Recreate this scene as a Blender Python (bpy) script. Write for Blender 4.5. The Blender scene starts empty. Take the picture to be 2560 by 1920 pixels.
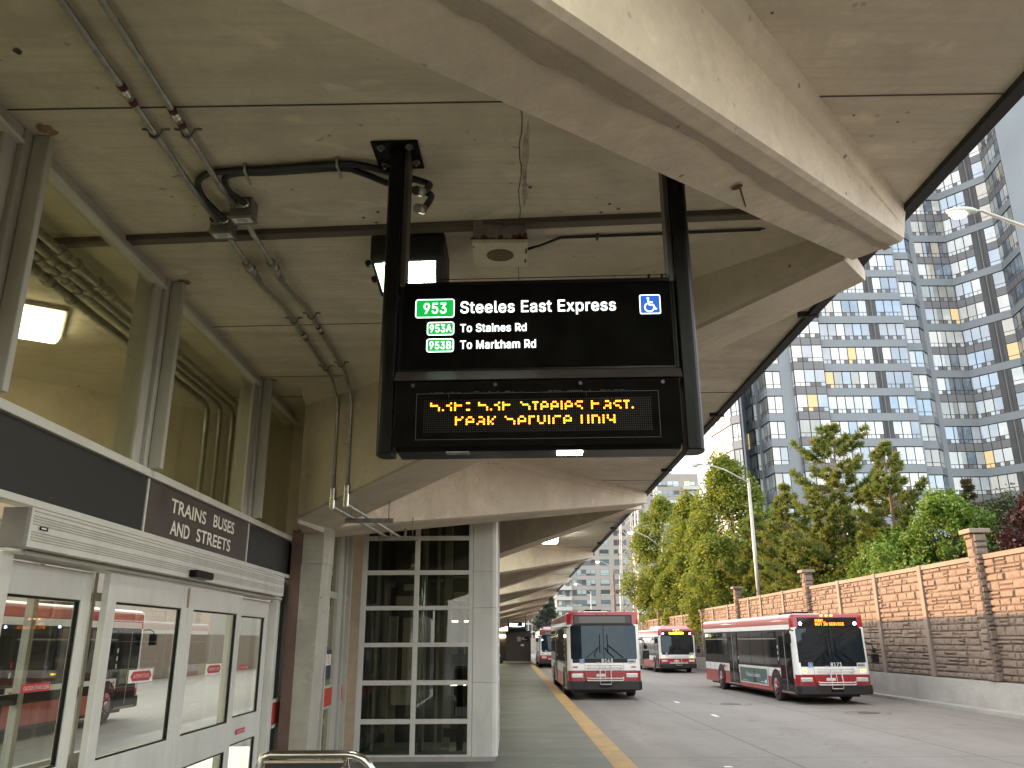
import bpy, bmesh, math, random
import numpy as np
from math import radians, sin, cos, pi, sqrt, atan2
from mathutils import Vector, Matrix

# ------------------------------------------------------------------ camera, sky, sun, exposure
SC = bpy.context.scene
COL = SC.collection
cam_d = bpy.data.cameras.new('camera')
cam = bpy.data.objects.new('camera', cam_d)
COL.objects.link(cam)
cam_d.sensor_fit = 'HORIZONTAL'
cam_d.sensor_width = 36.0
cam_d.lens = 28.82
cam_d.clip_start = 0.05
cam_d.clip_end = 3000
cam.matrix_world = (Matrix.Translation((0, 0, 1.9)) @ Matrix.Rotation(radians(-0.14), 4, 'Z')
                    @ Matrix.Rotation(radians(90 + 17.42), 4, 'X') @ Matrix.Rotation(radians(-0.25), 4, 'Z'))
SC.camera = cam
SUN_EL, SUN_AZ = radians(9.7), radians(-57)          # azimuth from +Y towards +X
world = bpy.data.worlds.new('World')
SC.world = world
world.use_nodes = True
wn = world.node_tree
bg = wn.nodes['Background']
sky = wn.nodes.new('ShaderNodeTexSky')
sky.sky_type = 'NISHITA'
sky.sun_disc = False
sky.sun_elevation = SUN_EL
sky.sun_rotation = SUN_AZ
sky.air_density = 1.0
sky.dust_density = 2.0
sky.ozone_density = 1.6
# broken white cloud over the clear sky
wtc = wn.nodes.new('ShaderNodeTexCoord')
wsp = wn.nodes.new('ShaderNodeSeparateXYZ'); wn.links.new(wtc.outputs['Generated'], wsp.inputs[0])
wdv = wn.nodes.new('ShaderNodeVectorMath'); wdv.operation = 'DIVIDE'
wad = wn.nodes.new('ShaderNodeMath'); wad.operation = 'ADD'; wad.inputs[1].default_value = .22
wab = wn.nodes.new('ShaderNodeMath'); wab.operation = 'ABSOLUTE'; wn.links.new(wsp.outputs[2], wab.inputs[0]); wn.links.new(wab.outputs[0], wad.inputs[0])
wcb = wn.nodes.new('ShaderNodeCombineXYZ')
for q in range(3): wn.links.new(wad.outputs[0], wcb.inputs[q])
wn.links.new(wtc.outputs['Generated'], wdv.inputs[0]); wn.links.new(wcb.outputs[0], wdv.inputs[1])
wno = wn.nodes.new('ShaderNodeTexNoise'); wno.inputs['Scale'].default_value = 1.5; wno.inputs['Detail'].default_value = 7; wno.inputs['Roughness'].default_value = .58
wn.links.new(wdv.outputs[0], wno.inputs['Vector'])
wmr = wn.nodes.new('ShaderNodeMapRange'); wmr.inputs[1].default_value = .40; wmr.inputs[2].default_value = .60; wmr.inputs[3].default_value = .12; wmr.inputs[4].default_value = .92
wn.links.new(wno.outputs[0], wmr.inputs[0])
whz = wn.nodes.new('ShaderNodeMapRange'); whz.inputs[1].default_value = 0; whz.inputs[2].default_value = .42; whz.inputs[3].default_value = .93; whz.inputs[4].default_value = 0
whz.interpolation_type = 'SMOOTHSTEP'
wn.links.new(wab.outputs[0], whz.inputs[0])                    # pale haze towards the horizon
wma = wn.nodes.new('ShaderNodeMath'); wma.operation = 'MAXIMUM'
wn.links.new(wmr.outputs[0], wma.inputs[0]); wn.links.new(whz.outputs[0], wma.inputs[1])
wmx = wn.nodes.new('ShaderNodeMix'); wmx.data_type = 'RGBA'
wn.links.new(wma.outputs[0], wmx.inputs[0]); wn.links.new(sky.outputs[0], wmx.inputs[6]); wmx.inputs[7].default_value = (4.9, 4.65, 4.3, 1)
wn.links.new(wmx.outputs[2], bg.inputs[0])
bg.inputs[1].default_value = 0.15
sl = bpy.data.lights.new('sun', 'SUN')
sl.energy = 2.0
sl.angle = radians(0.6)
sl.color = (1.0, 0.57, 0.29)
sun = bpy.data.objects.new('sun', sl)
COL.objects.link(sun)
sd = Vector((sin(SUN_AZ) * cos(SUN_EL), cos(SUN_AZ) * cos(SUN_EL), sin(SUN_EL)))
sun.rotation_euler = sd.to_track_quat('Z', 'Y').to_euler()
sun.location = (-30, 20, 30)
SC.view_settings.view_transform = 'Standard'
SC.view_settings.look = 'None'
SC.view_settings.exposure = 2.45
SC.view_settings.gamma = 1.0
SC.render.engine = 'CYCLES'
SC.cycles.use_denoising = True
SC.cycles.max_bounces = 8
SC.cycles.diffuse_bounces = 5
SC.cycles.glossy_bounces = 4
SC.cycles.transparent_max_bounces = 16
SC.cycles.transmission_bounces = 4
SC.cycles.sample_clamp_indirect = 6.0
SC.cycles.caustics_reflective = False
SC.cycles.caustics_refractive = False
RNG = random.Random(7)

# ------------------------------------------------------------------ helpers
def P3(p): return Vector((p[0], p[1], p[2]))

class MB:
    """collects faces of several materials, then links them as ONE mesh object"""
    def __init__(s, M=None):
        s.V, s.F, s.MI, s.SM = [], [], [], []
        s.M = M or Matrix()
    def vs(s, pts):
        i = len(s.V)
        s.V.extend([tuple(s.M @ Vector(p)) for p in pts])
        return i
    def face(s, pts, m=0, sm=False):
        i = s.vs(pts)
        s.F.append(tuple(range(i, i + len(pts)))); s.MI.append(m); s.SM.append(sm)
    def box(s, x0, x1, y0, y1, z0, z1, m=0):
        i = s.vs([(x0, y0, z0), (x1, y0, z0), (x1, y1, z0), (x0, y1, z0), (x0, y0, z1), (x1, y0, z1), (x1, y1, z1), (x0, y1, z1)])
        for f in ((0, 3, 2, 1), (4, 5, 6, 7), (0, 1, 5, 4), (1, 2, 6, 5), (2, 3, 7, 6), (3, 0, 4, 7)):
            s.F.append(tuple(i + k for k in f)); s.MI.append(m); s.SM.append(False)
    def hexa(s, b, t, m=0):
        """b, t: matching rings of points"""
        n = len(b)
        i = s.vs(list(b) + list(t))
        s.F.append(tuple(i + k for k in reversed(range(n)))); s.F.append(tuple(i + n + k for k in range(n)))
        s.MI += [m, m]; s.SM += [False, False]
        for k in range(n):
            j = (k + 1) % n
            s.F.append((i + k, i + j, i + n + j, i + n + k)); s.MI.append(m); s.SM.append(False)
    def prism(s, poly, z0, z1, m=0):
        s.hexa([(p[0], p[1], z0) for p in poly], [(p[0], p[1], z1) for p in poly], m)
    def tube(s, pts, r, n=8, m=0, caps=True):
        pts = [Vector(p) for p in pts]
        rr = r if isinstance(r, (list, tuple)) else [r] * len(pts)
        rings = []
        up = None
        for k, p in enumerate(pts):
            a = pts[max(k - 1, 0)]; b = pts[min(k + 1, len(pts) - 1)]
            d = (b - a).normalized()
            if up is None:
                up = Vector((0, 0, 1)) if abs(d.z) < .9 else Vector((1, 0, 0))
            u = d.cross(up).normalized(); v = u.cross(d).normalized(); up = v
            rings.append(s.vs([p + (u * cos(2 * pi * q / n) + v * sin(2 * pi * q / n)) * rr[k] for q in range(n)]))
        for k in range(len(rings) - 1):
            for q in range(n):
                j = (q + 1) % n
                s.F.append((rings[k] + q, rings[k] + j, rings[k + 1] + j, rings[k + 1] + q)); s.MI.append(m); s.SM.append(True)
        if caps:
            s.F.append(tuple(rings[0] + q for q in reversed(range(n)))); s.F.append(tuple(rings[-1] + q for q in range(n)))
            s.MI += [m, m]; s.SM += [False, False]
    def cyl(s, p0, p1, r0, r1=None, n=16, m=0):
        s.tube([p0, p1], [r0, r0 if r1 is None else r1], n, m)
    def ell(s, c, rx, ry, rz, nu=12, nv=8, m=0, half=False):
        rows = []
        for j in range(nv + 1):
            th = (pi * j / nv) * (.5 if half else 1)
            rows.append(s.vs([(c[0] + rx * sin(th) * cos(2 * pi * i / nu), c[1] + ry * sin(th) * sin(2 * pi * i / nu), c[2] + rz * cos(th)) for i in range(nu)]))
        for j in range(nv):
            for i in range(nu):
                k = (i + 1) % nu
                s.F.append((rows[j] + i, rows[j + 1] + i, rows[j + 1] + k, rows[j] + k)); s.MI.append(m); s.SM.append(True)
    def disc(s, c, u, v, r, n=14, m=0):
        c, u, v = Vector(c), Vector(u), Vector(v)
        s.face([c + u * r * cos(2 * pi * k / n) + v * r * sin(2 * pi * k / n) for k in range(n)], m)
    def ribbon(s, pts, w, m=0, z=0.0, axis='xz'):
        """flat polyline of width w in the x-z plane at y=z (or x-y plane at height z)"""
        for a, b in zip(pts[:-1], pts[1:]):
            dx, dz = b[0] - a[0], b[1] - a[1]
            L = sqrt(dx * dx + dz * dz) or 1
            nx, nz = -dz / L * w / 2, dx / L * w / 2
            q = [(a[0] - nx, a[1] - nz), (b[0] - nx, b[1] - nz), (b[0] + nx, b[1] + nz), (a[0] + nx, a[1] + nz)]
            s.face([(p[0], z, p[1]) if axis == 'xz' else (p[0], p[1], z) for p in q], m)
    def build(s, name, mats, parent=None, bevel=0, seg=2, angle=35):
        me = bpy.data.meshes.new(name)
        me.from_pydata(s.V, [], s.F)
        if not isinstance(mats, (list, tuple)): mats = [mats]
        for m in mats: me.materials.append(m)
        me.polygons.foreach_set('material_index', s.MI)
        me.polygons.foreach_set('use_smooth', s.SM)
        me.update()
        return link(name, me, parent, bevel, seg, angle)

def link(name, me, parent=None, bevel=0, seg=2, angle=35):
    o = bpy.data.objects.new(name, me)
    COL.objects.link(o)
    if parent is not None: o.parent = parent
    if bevel:
        md = o.modifiers.new('bevel', 'BEVEL')
        md.width = bevel; md.segments = seg; md.limit_method = 'ANGLE'; md.angle_limit = radians(angle)
    return o

def tag(o, label=None, cat=None, group=None, kind=None):
    if label: o['label'] = label
    if cat: o['category'] = cat
    if group: o['group'] = group
    if kind: o['kind'] = kind
    return o

def thing(name, label, cat, loc=(0, 0, 0), rz=0.0, group=None):
    o = bpy.data.objects.new(name, None)
    COL.objects.link(o)
    o.empty_display_size = .2
    o.location = loc; o.rotation_euler = (0, 0, rz)
    return tag(o, label, cat, group)

def W(root):
    """build frame for parts authored in world coordinates under an unrotated root"""
    return MB(Matrix.Translation(-Vector(root.location)))

def copy_tree(o, parent=None):
    c = o.copy(); COL.objects.link(c); c.parent = parent
    for ch in list(o.children): copy_tree(ch, c)
    return c

def text_part(name, body, w, h, M, mat, parent, bold=0.0, spacing=1.0, extrude=0.0, line=1.0, align='LEFT', font=None, fat=0.0):
    """lettering fitted to w x h; lies in local x-z plane facing -y after M"""
    cu = bpy.data.curves.new(name, 'FONT')
    cu.body = body; cu.size = 1; cu.space_character = spacing; cu.offset = bold; cu.extrude = extrude
    if font: cu.font = font
    cu.space_line = line; cu.align_x = align; cu.resolution_u = 3
    o = bpy.data.objects.new(name, cu)
    COL.objects.link(o)
    dg = bpy.context.evaluated_depsgraph_get()
    dg.update()
    me = bpy.data.meshes.new_from_object(o.evaluated_get(dg))
    bpy.data.objects.remove(o); bpy.data.curves.remove(cu)
    n = len(me.vertices)
    co = np.zeros(n * 3); me.vertices.foreach_get('co', co); co = co.reshape(-1, 3)
    mn, mx = co.min(0), co.max(0)
    co[:, 0] = (co[:, 0] - mn[0]) / (mx[0] - mn[0]) * w
    co[:, 1] = (co[:, 1] - mn[1]) / (mx[1] - mn[1]) * h
    if fat:                                                   # heavier stroke: shifted copies, each a hair nearer
        bm = bmesh.new()
        base = bpy.data.meshes.new('tmp')
        me.vertices.foreach_set('co', co.ravel()); bm.from_mesh(me)
        geo = bm.verts[:] + bm.edges[:] + bm.faces[:]
        for q, (dx, dy) in enumerate(((fat, 0), (0, fat * .8), (fat, fat * .8))):
            r = bmesh.ops.duplicate(bm, geom=geo)
            vs_ = [e for e in r['geom'] if isinstance(e, bmesh.types.BMVert)]
            for v in vs_: v.co += Vector((dx * h, dy * h, .0001 * (q + 1)))
        bm.to_mesh(me); bm.free(); bpy.data.meshes.remove(base)
        n = len(me.vertices)
        co = np.zeros(n * 3); me.vertices.foreach_get('co', co); co = co.reshape(-1, 3)
    out = np.stack([co[:, 0], -co[:, 2], co[:, 1]], 1)       # x right, z up, faces -y
    out = np.c_[out, np.ones(n)] @ np.array(M).T
    me.vertices.foreach_set('co', out[:, :3].ravel())
    me.materials.clear(); me.materials.append(mat)
    me.update()
    return link(name, me, parent)

def MT(x, y, z): return Matrix.Translation((x, y, z))

import os
def ui_font():
    try:
        p = os.path.join(bpy.utils.system_resource('DATAFILES', path='fonts'), 'Inter.woff2')
        return bpy.data.fonts.load(p)
    except Exception:
        return None
FNT = ui_font()

# ------------------------------------------------------------------ materials
def new_mat(name):
    m = bpy.data.materials.new(name); m.use_nodes = True
    return m, m.node_tree, m.node_tree.nodes['Principled BSDF']

def nd(t, typ, **kw):
    n = t.nodes.new(typ)
    for k, v in kw.items():
        if hasattr(n, k): setattr(n, k, v)
        else: n.inputs[k].default_value = v
    return n

def mixc(t, fac, a, b, blend='MIX'):
    n = t.nodes.new('ShaderNodeMix'); n.data_type = 'RGBA'; n.blend_type = blend
    for sock, v in ((0, fac), (6, a), (7, b)):
        if hasattr(v, 'links') or hasattr(v, 'is_linked'): t.links.new(v, n.inputs[sock])
        elif sock == 0: n.inputs[0].default_value = v
        else: n.inputs[sock].default_value = (v[0], v[1], v[2], 1)
    return n.outputs[2]

def math_n(t, op, a, b=0.0):
    n = t.nodes.new('ShaderNodeMath'); n.operation = op
    for i, v in ((0, a), (1, b)):
        if hasattr(v, 'is_linked'): t.links.new(v, n.inputs[i])
        else: n.inputs[i].default_value = v
    return n.outputs[0]

def ramp(t, v, lo, hi):
    n = t.nodes.new('ShaderNodeMapRange'); n.inputs[1].default_value = lo; n.inputs[2].default_value = hi
    t.links.new(v, n.inputs[0])
    return n.outputs[0]

def noise(t, vec, scale, detail=4, rough=.55, dist=0.0):
    n = t.nodes.new('ShaderNodeTexNoise')
    n.inputs['Scale'].default_value = scale; n.inputs['Detail'].default_value = detail
    n.inputs['Roughness'].default_value = rough; n.inputs['Distortion'].default_value = dist
    t.links.new(vec, n.inputs['Vector'])
    return n.outputs[0]

def scaled(t, vec, sx, sy, sz):
    n = t.nodes.new('ShaderNodeVectorMath'); n.operation = 'MULTIPLY'
    n.inputs[1].default_value = (sx, sy, sz)
    t.links.new(vec, n.inputs[0])
    return n.outputs[0]

def pos(t): return t.nodes.new('ShaderNodeNewGeometry').outputs['Position']
def objc(t): return t.nodes.new('ShaderNodeTexCoord').outputs['Object']

def bump(t, b, h, strength, dist=.01):
    n = t.nodes.new('ShaderNodeBump'); n.inputs['Strength'].default_value = strength; n.inputs['Distance'].default_value = dist
    t.links.new(h, n.inputs['Height']); t.links.new(n.outputs[0], b.inputs['Normal'])

def plain(name, col, rough=.5, metal=0.0, var=.12, scale=6.0, coat=0.0, emit=None, es=0.0, ior=1.5, bstr=0.0, dirt=0.0):
    m, t, b = new_mat(name)
    v = objc(t)
    nz = noise(t, v, scale, 5)
    c = mixc(t, ramp(t, nz, .3, .7), [x * (1 - var) for x in col], [min(1, x * (1 + var)) for x in col])
    if dirt:
        d = noise(t, scaled(t, v, 1.5, 1.5, .5), scale * .6, 6, .7)
        c = mixc(t, math_n(t, 'MULTIPLY', ramp(t, d, .5, .75), dirt), c, (.10, .085, .065))
    t.links.new(c, b.inputs['Base Color'])
    r = math_n(t, 'ADD', math_n(t, 'MULTIPLY', nz, .2), rough - .1)
    t.links.new(r, b.inputs['Roughness'])
    b.inputs['Metallic'].default_value = metal
    b.inputs['IOR'].default_value = ior
    b.inputs['Coat Weight'].default_value = coat
    b.inputs['Coat Roughness'].default_value = .06
    if emit:
        b.inputs['Emission Color'].default_value = (*emit, 1); b.inputs['Emission Strength'].default_value = es
    if bstr: bump(t, b, noise(t, v, scale * 8, 4), bstr, .004)
    return m

def glow(name, col, s):
    m, t, b = new_mat(name)
    b.inputs['Base Color'].default_value = (col[0] * .3, col[1] * .3, col[2] * .3, 1)
    b.inputs['Emission Color'].default_value = (*col, 1); b.inputs['Emission Strength'].default_value = s
    return m

def glass(name, tint=(.82, .86, .80), refl=.5, rough=.0):
    m, t, b = new_mat(name)
    t.nodes.remove(b)
    out = t.nodes['Material Output']
    tr = nd(t, 'ShaderNodeBsdfTransparent'); tr.inputs[0].default_value = (*tint, 1)
    gl = nd(t, 'ShaderNodeBsdfGlossy'); gl.inputs['Roughness'].default_value = rough
    lw = nd(t, 'ShaderNodeLayerWeight'); lw.inputs[0].default_value = .5
    f5 = math_n(t, 'POWER', lw.outputs['Facing'], 5.0)
    fac = math_n(t, 'ADD', math_n(t, 'MULTIPLY', f5, .9), .02 + refl * .06)
    mx = nd(t, 'ShaderNodeMixShader')
    t.links.new(fac, mx.inputs[0]); t.links.new(tr.outputs[0], mx.inputs[1]); t.links.new(gl.outputs[0], mx.inputs[2])
    t.links.new(mx.outputs[0], out.inputs[0])
    return m

def concrete(name, col, stain=.35, streak=(1, 1, 1), pores=.5, bstr=.25, warm=(1, 1, 1), rough=.85, panel=None):
    m, t, b = new_mat(name)
    p = pos(t)
    big = noise(t, p, .55, 6, .6)
    st = noise(t, scaled(t, p, *streak), 1.6, 7, .65)
    fine = noise(t, p, 38, 3)
    c = mixc(t, ramp(t, big, .32, .68), [x * .78 for x in col], [x * 1.10 for x in col])
    cl = noise(t, scaled(t, p, 1, 1, 1), 2.7, 8, .72, .4)
    c = mixc(t, math_n(t, 'MULTIPLY', ramp(t, cl, .48, .66), stain * .62), c, [x * .66 for x in col])
    gr = noise(t, scaled(t, p, .35, 9, 6), 3.0, 4, .6)
    c = mixc(t, math_n(t, 'MULTIPLY', ramp(t, gr, .50, .66), stain * .42), c, [x * .70 for x in col])
    c = mixc(t, math_n(t, 'MULTIPLY', ramp(t, st, .48, .78), stain), c, [x * .62 * w for x, w in zip(col, warm)])
    c = mixc(t, math_n(t, 'MULTIPLY', ramp(t, fine, .35, .65), .22), c, [x * .72 for x in col])
    patch = noise(t, scaled(t, p, *[.6 + .4 * q for q in streak]), 3.3, 3, .5, .6)
    c = mixc(t, math_n(t, 'MULTIPLY', ramp(t, patch, .62, .72), stain * .5), c, [min(1, x * 1.22) for x in col])
    vor = t.nodes.new('ShaderNodeTexVoronoi'); vor.inputs['Scale'].default_value = 9.0
    t.links.new(p, vor.inputs['Vector'])
    pr = ramp(t, vor.outputs['Distance'], .13, .07)
    sel = ramp(t, noise(t, p, 2.3, 2), .5, .62)
    pr = math_n(t, 'MULTIPLY', math_n(t, 'MULTIPLY', pr, sel), pores)
    c = mixc(t, pr, c, [x * .25 for x in col])
    t.links.new(c, b.inputs['Base Color'])
    b.inputs['Roughness'].default_value = rough
    h = math_n(t, 'SUBTRACT', math_n(t, 'ADD', math_n(t, 'MULTIPLY', fine, .35), math_n(t, 'MULTIPLY', st, .8)), math_n(t, 'MULTIPLY', pr, 1.5))
    bump(t, b, h, bstr, .012)
    return m

M = {}
M['slab'] = concrete('slab_concrete', (.76, .675, .55), .9, (.45, 2.6, 2), .55, .22)
M['rib'] = concrete('rib_concrete', (.68, .595, .475), .8, (1.3, 1.3, .8), 1.0, .3)
M['rib_edge'] = concrete('stained_rib_edge', (.46, .385, .30), .9, (1.2, 1.2, 1), 1.0, .5)
M['haunch'] = concrete('haunch_concrete', (.70, .62, .50), .45, (1, 1, 1), .9, .5)
M['column'] = concrete('column_concrete', (.46, .44, .37), .8, (2.2, 2.2, .9), 1.0, .4)
M['barrier'] = concrete('barrier_concrete', (.42, .40, .36), .55, (1, .5, 2), .5, .25)
M['curb'] = concrete('kerb_concrete', (.42, .40, .36), .55, (1, 1, 1), .4, .3)
M['crack'] = plain('dark_joint', (.10, .085, .07), .9)
M['stain'] = plain('water_stain', (.44, .38, .30), .9, var=.3, scale=18)
M['rust'] = plain('rust', (.10, .045, .02), .9, var=.4, scale=20)
M['alu'] = plain('painted_aluminium', (.44, .43, .385), .42, 0.0, .07, 3, dirt=.3)
M['alu_white'] = plain('white_aluminium', (.62, .61, .56), .38, 0, .05, 3, dirt=.22)
M['alu_dark'] = plain('anodised_aluminium', (.30, .28, .24), .4, .5, .08, 4)
M['grey_box'] = plain('grey_operator_end', (.20, .18, .16), .5, dirt=.2)
M['black'] = plain('black_sign_paint', (.009, .0085, .008), .32, 0, .25, 5, ior=1.22)
M['black_face'] = plain('black_sign_face', (.007, .0068, .006), .6, 0, .3, 8, ior=1.03)
M['hood'] = plain('brown_black_hood', (.05, .042, .035), .4)
M['soot'] = plain('charcoal_panel', (.013, .014, .0125), .6, 0, .25, 25)
M['brown_sign'] = plain('dark_brown_sign', (.060, .045, .042), .42, 0, .25, 6)
M['galv'] = plain('galvanised_steel', (.42, .41, .37), .38, .75, .25, 22, dirt=.35)
M['galv_dark'] = plain('dull_steel', (.22, .21, .19), .5, .6, .25, 14, dirt=.3)
M['bright'] = plain('bright_coupling', (.72, .70, .65), .25, .9, .1, 20)
M['maroon'] = plain('maroon_tape', (.10, .018, .015), .6)
M['rubber'] = plain('black_conduit', (.012, .012, .012), .38, 0, .3, 30)
M['cream'] = plain('cream_enamel', (.62, .59, .46), .45, 0, .08, 5, dirt=.25)
M['grille'] = plain('speaker_grille', (.26, .20, .11), .6, .3, .35, 90)
M['white'] = plain('white_paint', (.74, .74, .70), .5)
M['red_panel'] = plain('red_panel', (.52, .045, .025), .4, 0, .08, 4)
M['red_sticker'] = plain('red_sticker', (.48, .03, .035), .45)
M['brownpaint'] = plain('brown_painted_edge', (.14, .085, .065), .6, 0, .2, 6, dirt=.3)
M['steel'] = plain('stainless_rail', (.55, .53, .49), .18, 1.0, .06, 9)
M['tan'] = plain('tan_trim', (.48, .38, .27), .5, dirt=.2)
M['lens'] = glow('wall_light_lens', (.95, 1.0, .82), 9.0)
M['lensdim'] = glow('wall_light_side_lens', (.55, 1.0, .48), 1.8)
M['lens_far'] = glow('canopy_light_lens', (.95, 1.0, .82), 10.0)
M['tubelight'] = glow('ceiling_light_diffuser', (1.0, .92, .72), 2.6)
M['led'] = glow('amber_dots', (1.0, .30, .012), 1.15)
M['leddim'] = plain('unlit_dots', (.016, .007, .004), .5)
M['lettering'] = glow('backlit_white_lettering', (.92, 1.0, .98), .5)
M['green'] = glow('backlit_green', (.0, .42, .05), .22)
M['blue'] = glow('backlit_blue', (.01, .12, .62), .18)
M['cream_text'] = plain('cream_lettering', (.78, .76, .66), .6)
M['glass'] = glass('clear_glass', (.92, .94, .89), .2)
M['glass_up'] = glass('upper_glass', (.74, .74, .62), .5)
M['glass_dark'] = glass('lift_glass', (.68, .72, .67), .5)
M['floor'] = plain('terrazzo', (.60, .55, .46), .16, 0, .12, 2.5)
M['dark'] = plain('dark_interior', (.03, .028, .026), .6)
M['mid'] = plain('machinery_grey', (.30, .27, .23), .5)
M['panelbeige'] = plain('beige_panel', (.5, .40, .3), .5)
M['tyre'] = plain('tyre_rubber', (.012, .012, .012), .75)
M['bus_red'] = plain('bus_red', (.33, .014, .022), .28, 0, .06, 1.5, coat=.5, dirt=.12)
M['bus_dullred'] = plain('bus_side_red', (.40, .05, .045), .38, 0, .08, 1.5, coat=.3, dirt=.2)
M['bus_white'] = plain('bus_white', (.84, .83, .80), .32, 0, .04, 1.5, coat=.4, dirt=.06)
M['bus_black'] = plain('bus_black', (.009, .009, .010), .35, 0, .2, 3, ior=1.3)
M['bus_bumper'] = plain('bumper_black', (.013, .013, .014), .55, 0, .25, 6)
M['bus_glass'] = plain('bus_window_glass', (.012, .014, .015), .05, 0, .2, 2, ior=1.38)
M['bus_wind'] = plain('windscreen_glass', (.012, .018, .024), .02, 0, .2, 2, ior=1.45)
M['bus_wind'].node_tree.nodes['Principled BSDF'].inputs['Specular Tint'].default_value = (.70, .88, 1, 1)
M['rimred'] = plain('red_wheel_rim', (.30, .04, .04), .5, .2)
M['headlight'] = plain('headlight_glass', (.62, .64, .62), .12, .5, .1, 20, coat=.6)
M['amber'] = plain('amber_lens', (.42, .16, .02), .3)
M['amber_on'] = glow('amber_lamp_lit', (1.0, .62, .02), 2.2)
M['marker'] = glow('marker_lamp', (1.0, .55, .1), 2.5)
M['blue_on'] = glow('blue_white_lamp', (.35, .5, 1.0), 7.0)
M['dest'] = glow('amber_destination_text', (1.0, .22, .015), 1.1)
M['dest_y'] = glow('yellow_destination_text', (1.0, .68, .03), 1.6)
M['teal'] = plain('teal_poster', (.075, .145, .13), .45, 0, .35, 2)
M['tan_poster'] = plain('poster_figure', (.03, .03, .03), .5)
M['stone'] = None
M['lampgrey'] = plain('lamp_pole_grey', (.46, .45, .42), .45, .3, .08, 3)
M['lamphead'] = plain('lamp_head', (.55, .58, .52), .4)
M['lamp_on'] = glow('street_lamp_lit', (1.0, .93, .78), 7.0)
M['wood'] = plain('utility_pole_wood', (.17, .10, .065), .8, 0, .3, 3)
M['lattice'] = plain('lattice_steel', (.40, .41, .42), .5, .4)
M['kiosk'] = plain('kiosk_brown', (.055, .038, .028), .5, 0, .2, 5)
M['bark'] = plain('bark', (.10, .07, .05), .9, 0, .3, 9, bstr=.6)
M['bark_pine'] = plain('pine_bark', (.14, .085, .06), .9, 0, .35, 8, bstr=.6)

M['mortar'] = plain('dark_mortar', (.115, .09, .075), .95, 0, .2, 6)
def block_mat():
    m, t, b = new_mat('stamped_stone_block')
    p = pos(t)
    base = (.245, .187, .145)
    c = mixc(t, ramp(t, noise(t, p, 2.8, 3), .3, .7), [x * .86 for x in base], [x * 1.1 for x in base])
    c = mixc(t, ramp(t, noise(t, p, 11, 6, .7), .35, .62), [x * .74 for x in base], c)
    c = mixc(t, ramp(t, noise(t, p, .7, 4), .52, .72), c, [x * .84 for x in base])
    t.links.new(c, b.inputs['Base Color']); b.inputs['Roughness'].default_value = .92
    bump(t, b, noise(t, p, 14, 6, .7), .8, .03)
    return m
M['stone'] = block_mat()
M['stonecap'] = concrete('stone_cap', (.275, .215, .17), .4, (1, 1, 1), .4, .25)

def road_mat():
    m, t, b = new_mat('road_concrete')
    p = pos(t)
    sp = t.nodes.new('ShaderNodeSeparateXYZ'); t.links.new(p, sp.inputs[0])
    big = noise(t, scaled(t, p, 1, .35, 1), .5, 5)
    med = noise(t, scaled(t, p, 1.6, .6, 1), 1.3, 6, .65)
    fine = noise(t, p, 45, 3)
    base = (.25, .224, .193)
    c = mixc(t, ramp(t, big, .3, .7), [x * .82 for x in base], [x * 1.08 for x in base])
    c = mixc(t, math_n(t, 'MULTIPLY', ramp(t, med, .5, .75), .45), c, [x * .62 for x in base])
    c = mixc(t, math_n(t, 'MULTIPLY', ramp(t, fine, .4, .65), .28), c, [x * .68 for x in base])
    # darker wheel-track bands along the lanes: oil and rubber
    for xc, wd, am in ((3.2, .8, .5), (6.2, .5, .28), (9.8, .95, .42), (2.3, .25, .3), (4.1, .25, .3), (9.0, .25, .25), (10.9, .25, .25)):
        d = math_n(t, 'ABSOLUTE', math_n(t, 'SUBTRACT', sp.outputs[0], xc))
        k = math_n(t, 'MULTIPLY', ramp(t, d, wd, .1), math_n(t, 'MULTIPLY', ramp(t, noise(t, scaled(t, p, 1, .25, 1), 1.1, 4), .3, .7), am))
        c = mixc(t, k, c, [x * .5 for x in base])
    # drips
    vor = t.nodes.new('ShaderNodeTexVoronoi'); vor.inputs['Scale'].default_value = 1.1
    t.links.new(scaled(t, p, 1, .7, 1), vor.inputs['Vector'])
    dr = math_n(t, 'MULTIPLY', ramp(t, vor.outputs['Distance'], .22, .05), ramp(t, noise(t, p, .6, 2), .52, .65))
    c = mixc(t, math_n(t, 'MULTIPLY', dr, .8), c, [x * .4 for x in base])
    # sawn joints, slightly wandering
    w = noise(t, p, .8, 2)
    def joint(coord, period, off, width):
        q = math_n(t, 'ADD', coord, math_n(t, 'MULTIPLY', w, .06))
        q = math_n(t, 'PINGPONG', math_n(t, 'ADD', q, off), period / 2)
        return ramp(t, q, width, width * .4)
    j = math_n(t, 'MAXIMUM', joint(sp.outputs[0], 3.45, -4.6, .028), joint(sp.outputs[1], 4.6, -15.2, .028))
    c = mixc(t, math_n(t, 'MULTIPLY', j, .75), c, [x * .28 for x in base])
    cr = noise(t, p, .35, 6, .6)
    ck = ramp(t, math_n(t, 'ABSOLUTE', math_n(t, 'SUBTRACT', cr, .5)), .0035, .001)
    c = mixc(t, math_n(t, 'MULTIPLY', ck, .6), c, [x * .3 for x in base])
    t.links.new(c, b.inputs['Base Color'])
    t.links.new(math_n(t, 'SUBTRACT', .82, math_n(t, 'MULTIPLY', med, .25)), b.inputs['Roughness'])
    bump(t, b, math_n(t, 'SUBTRACT', math_n(t, 'MULTIPLY', fine, .5), j), .25, .008)
    return m

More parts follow.
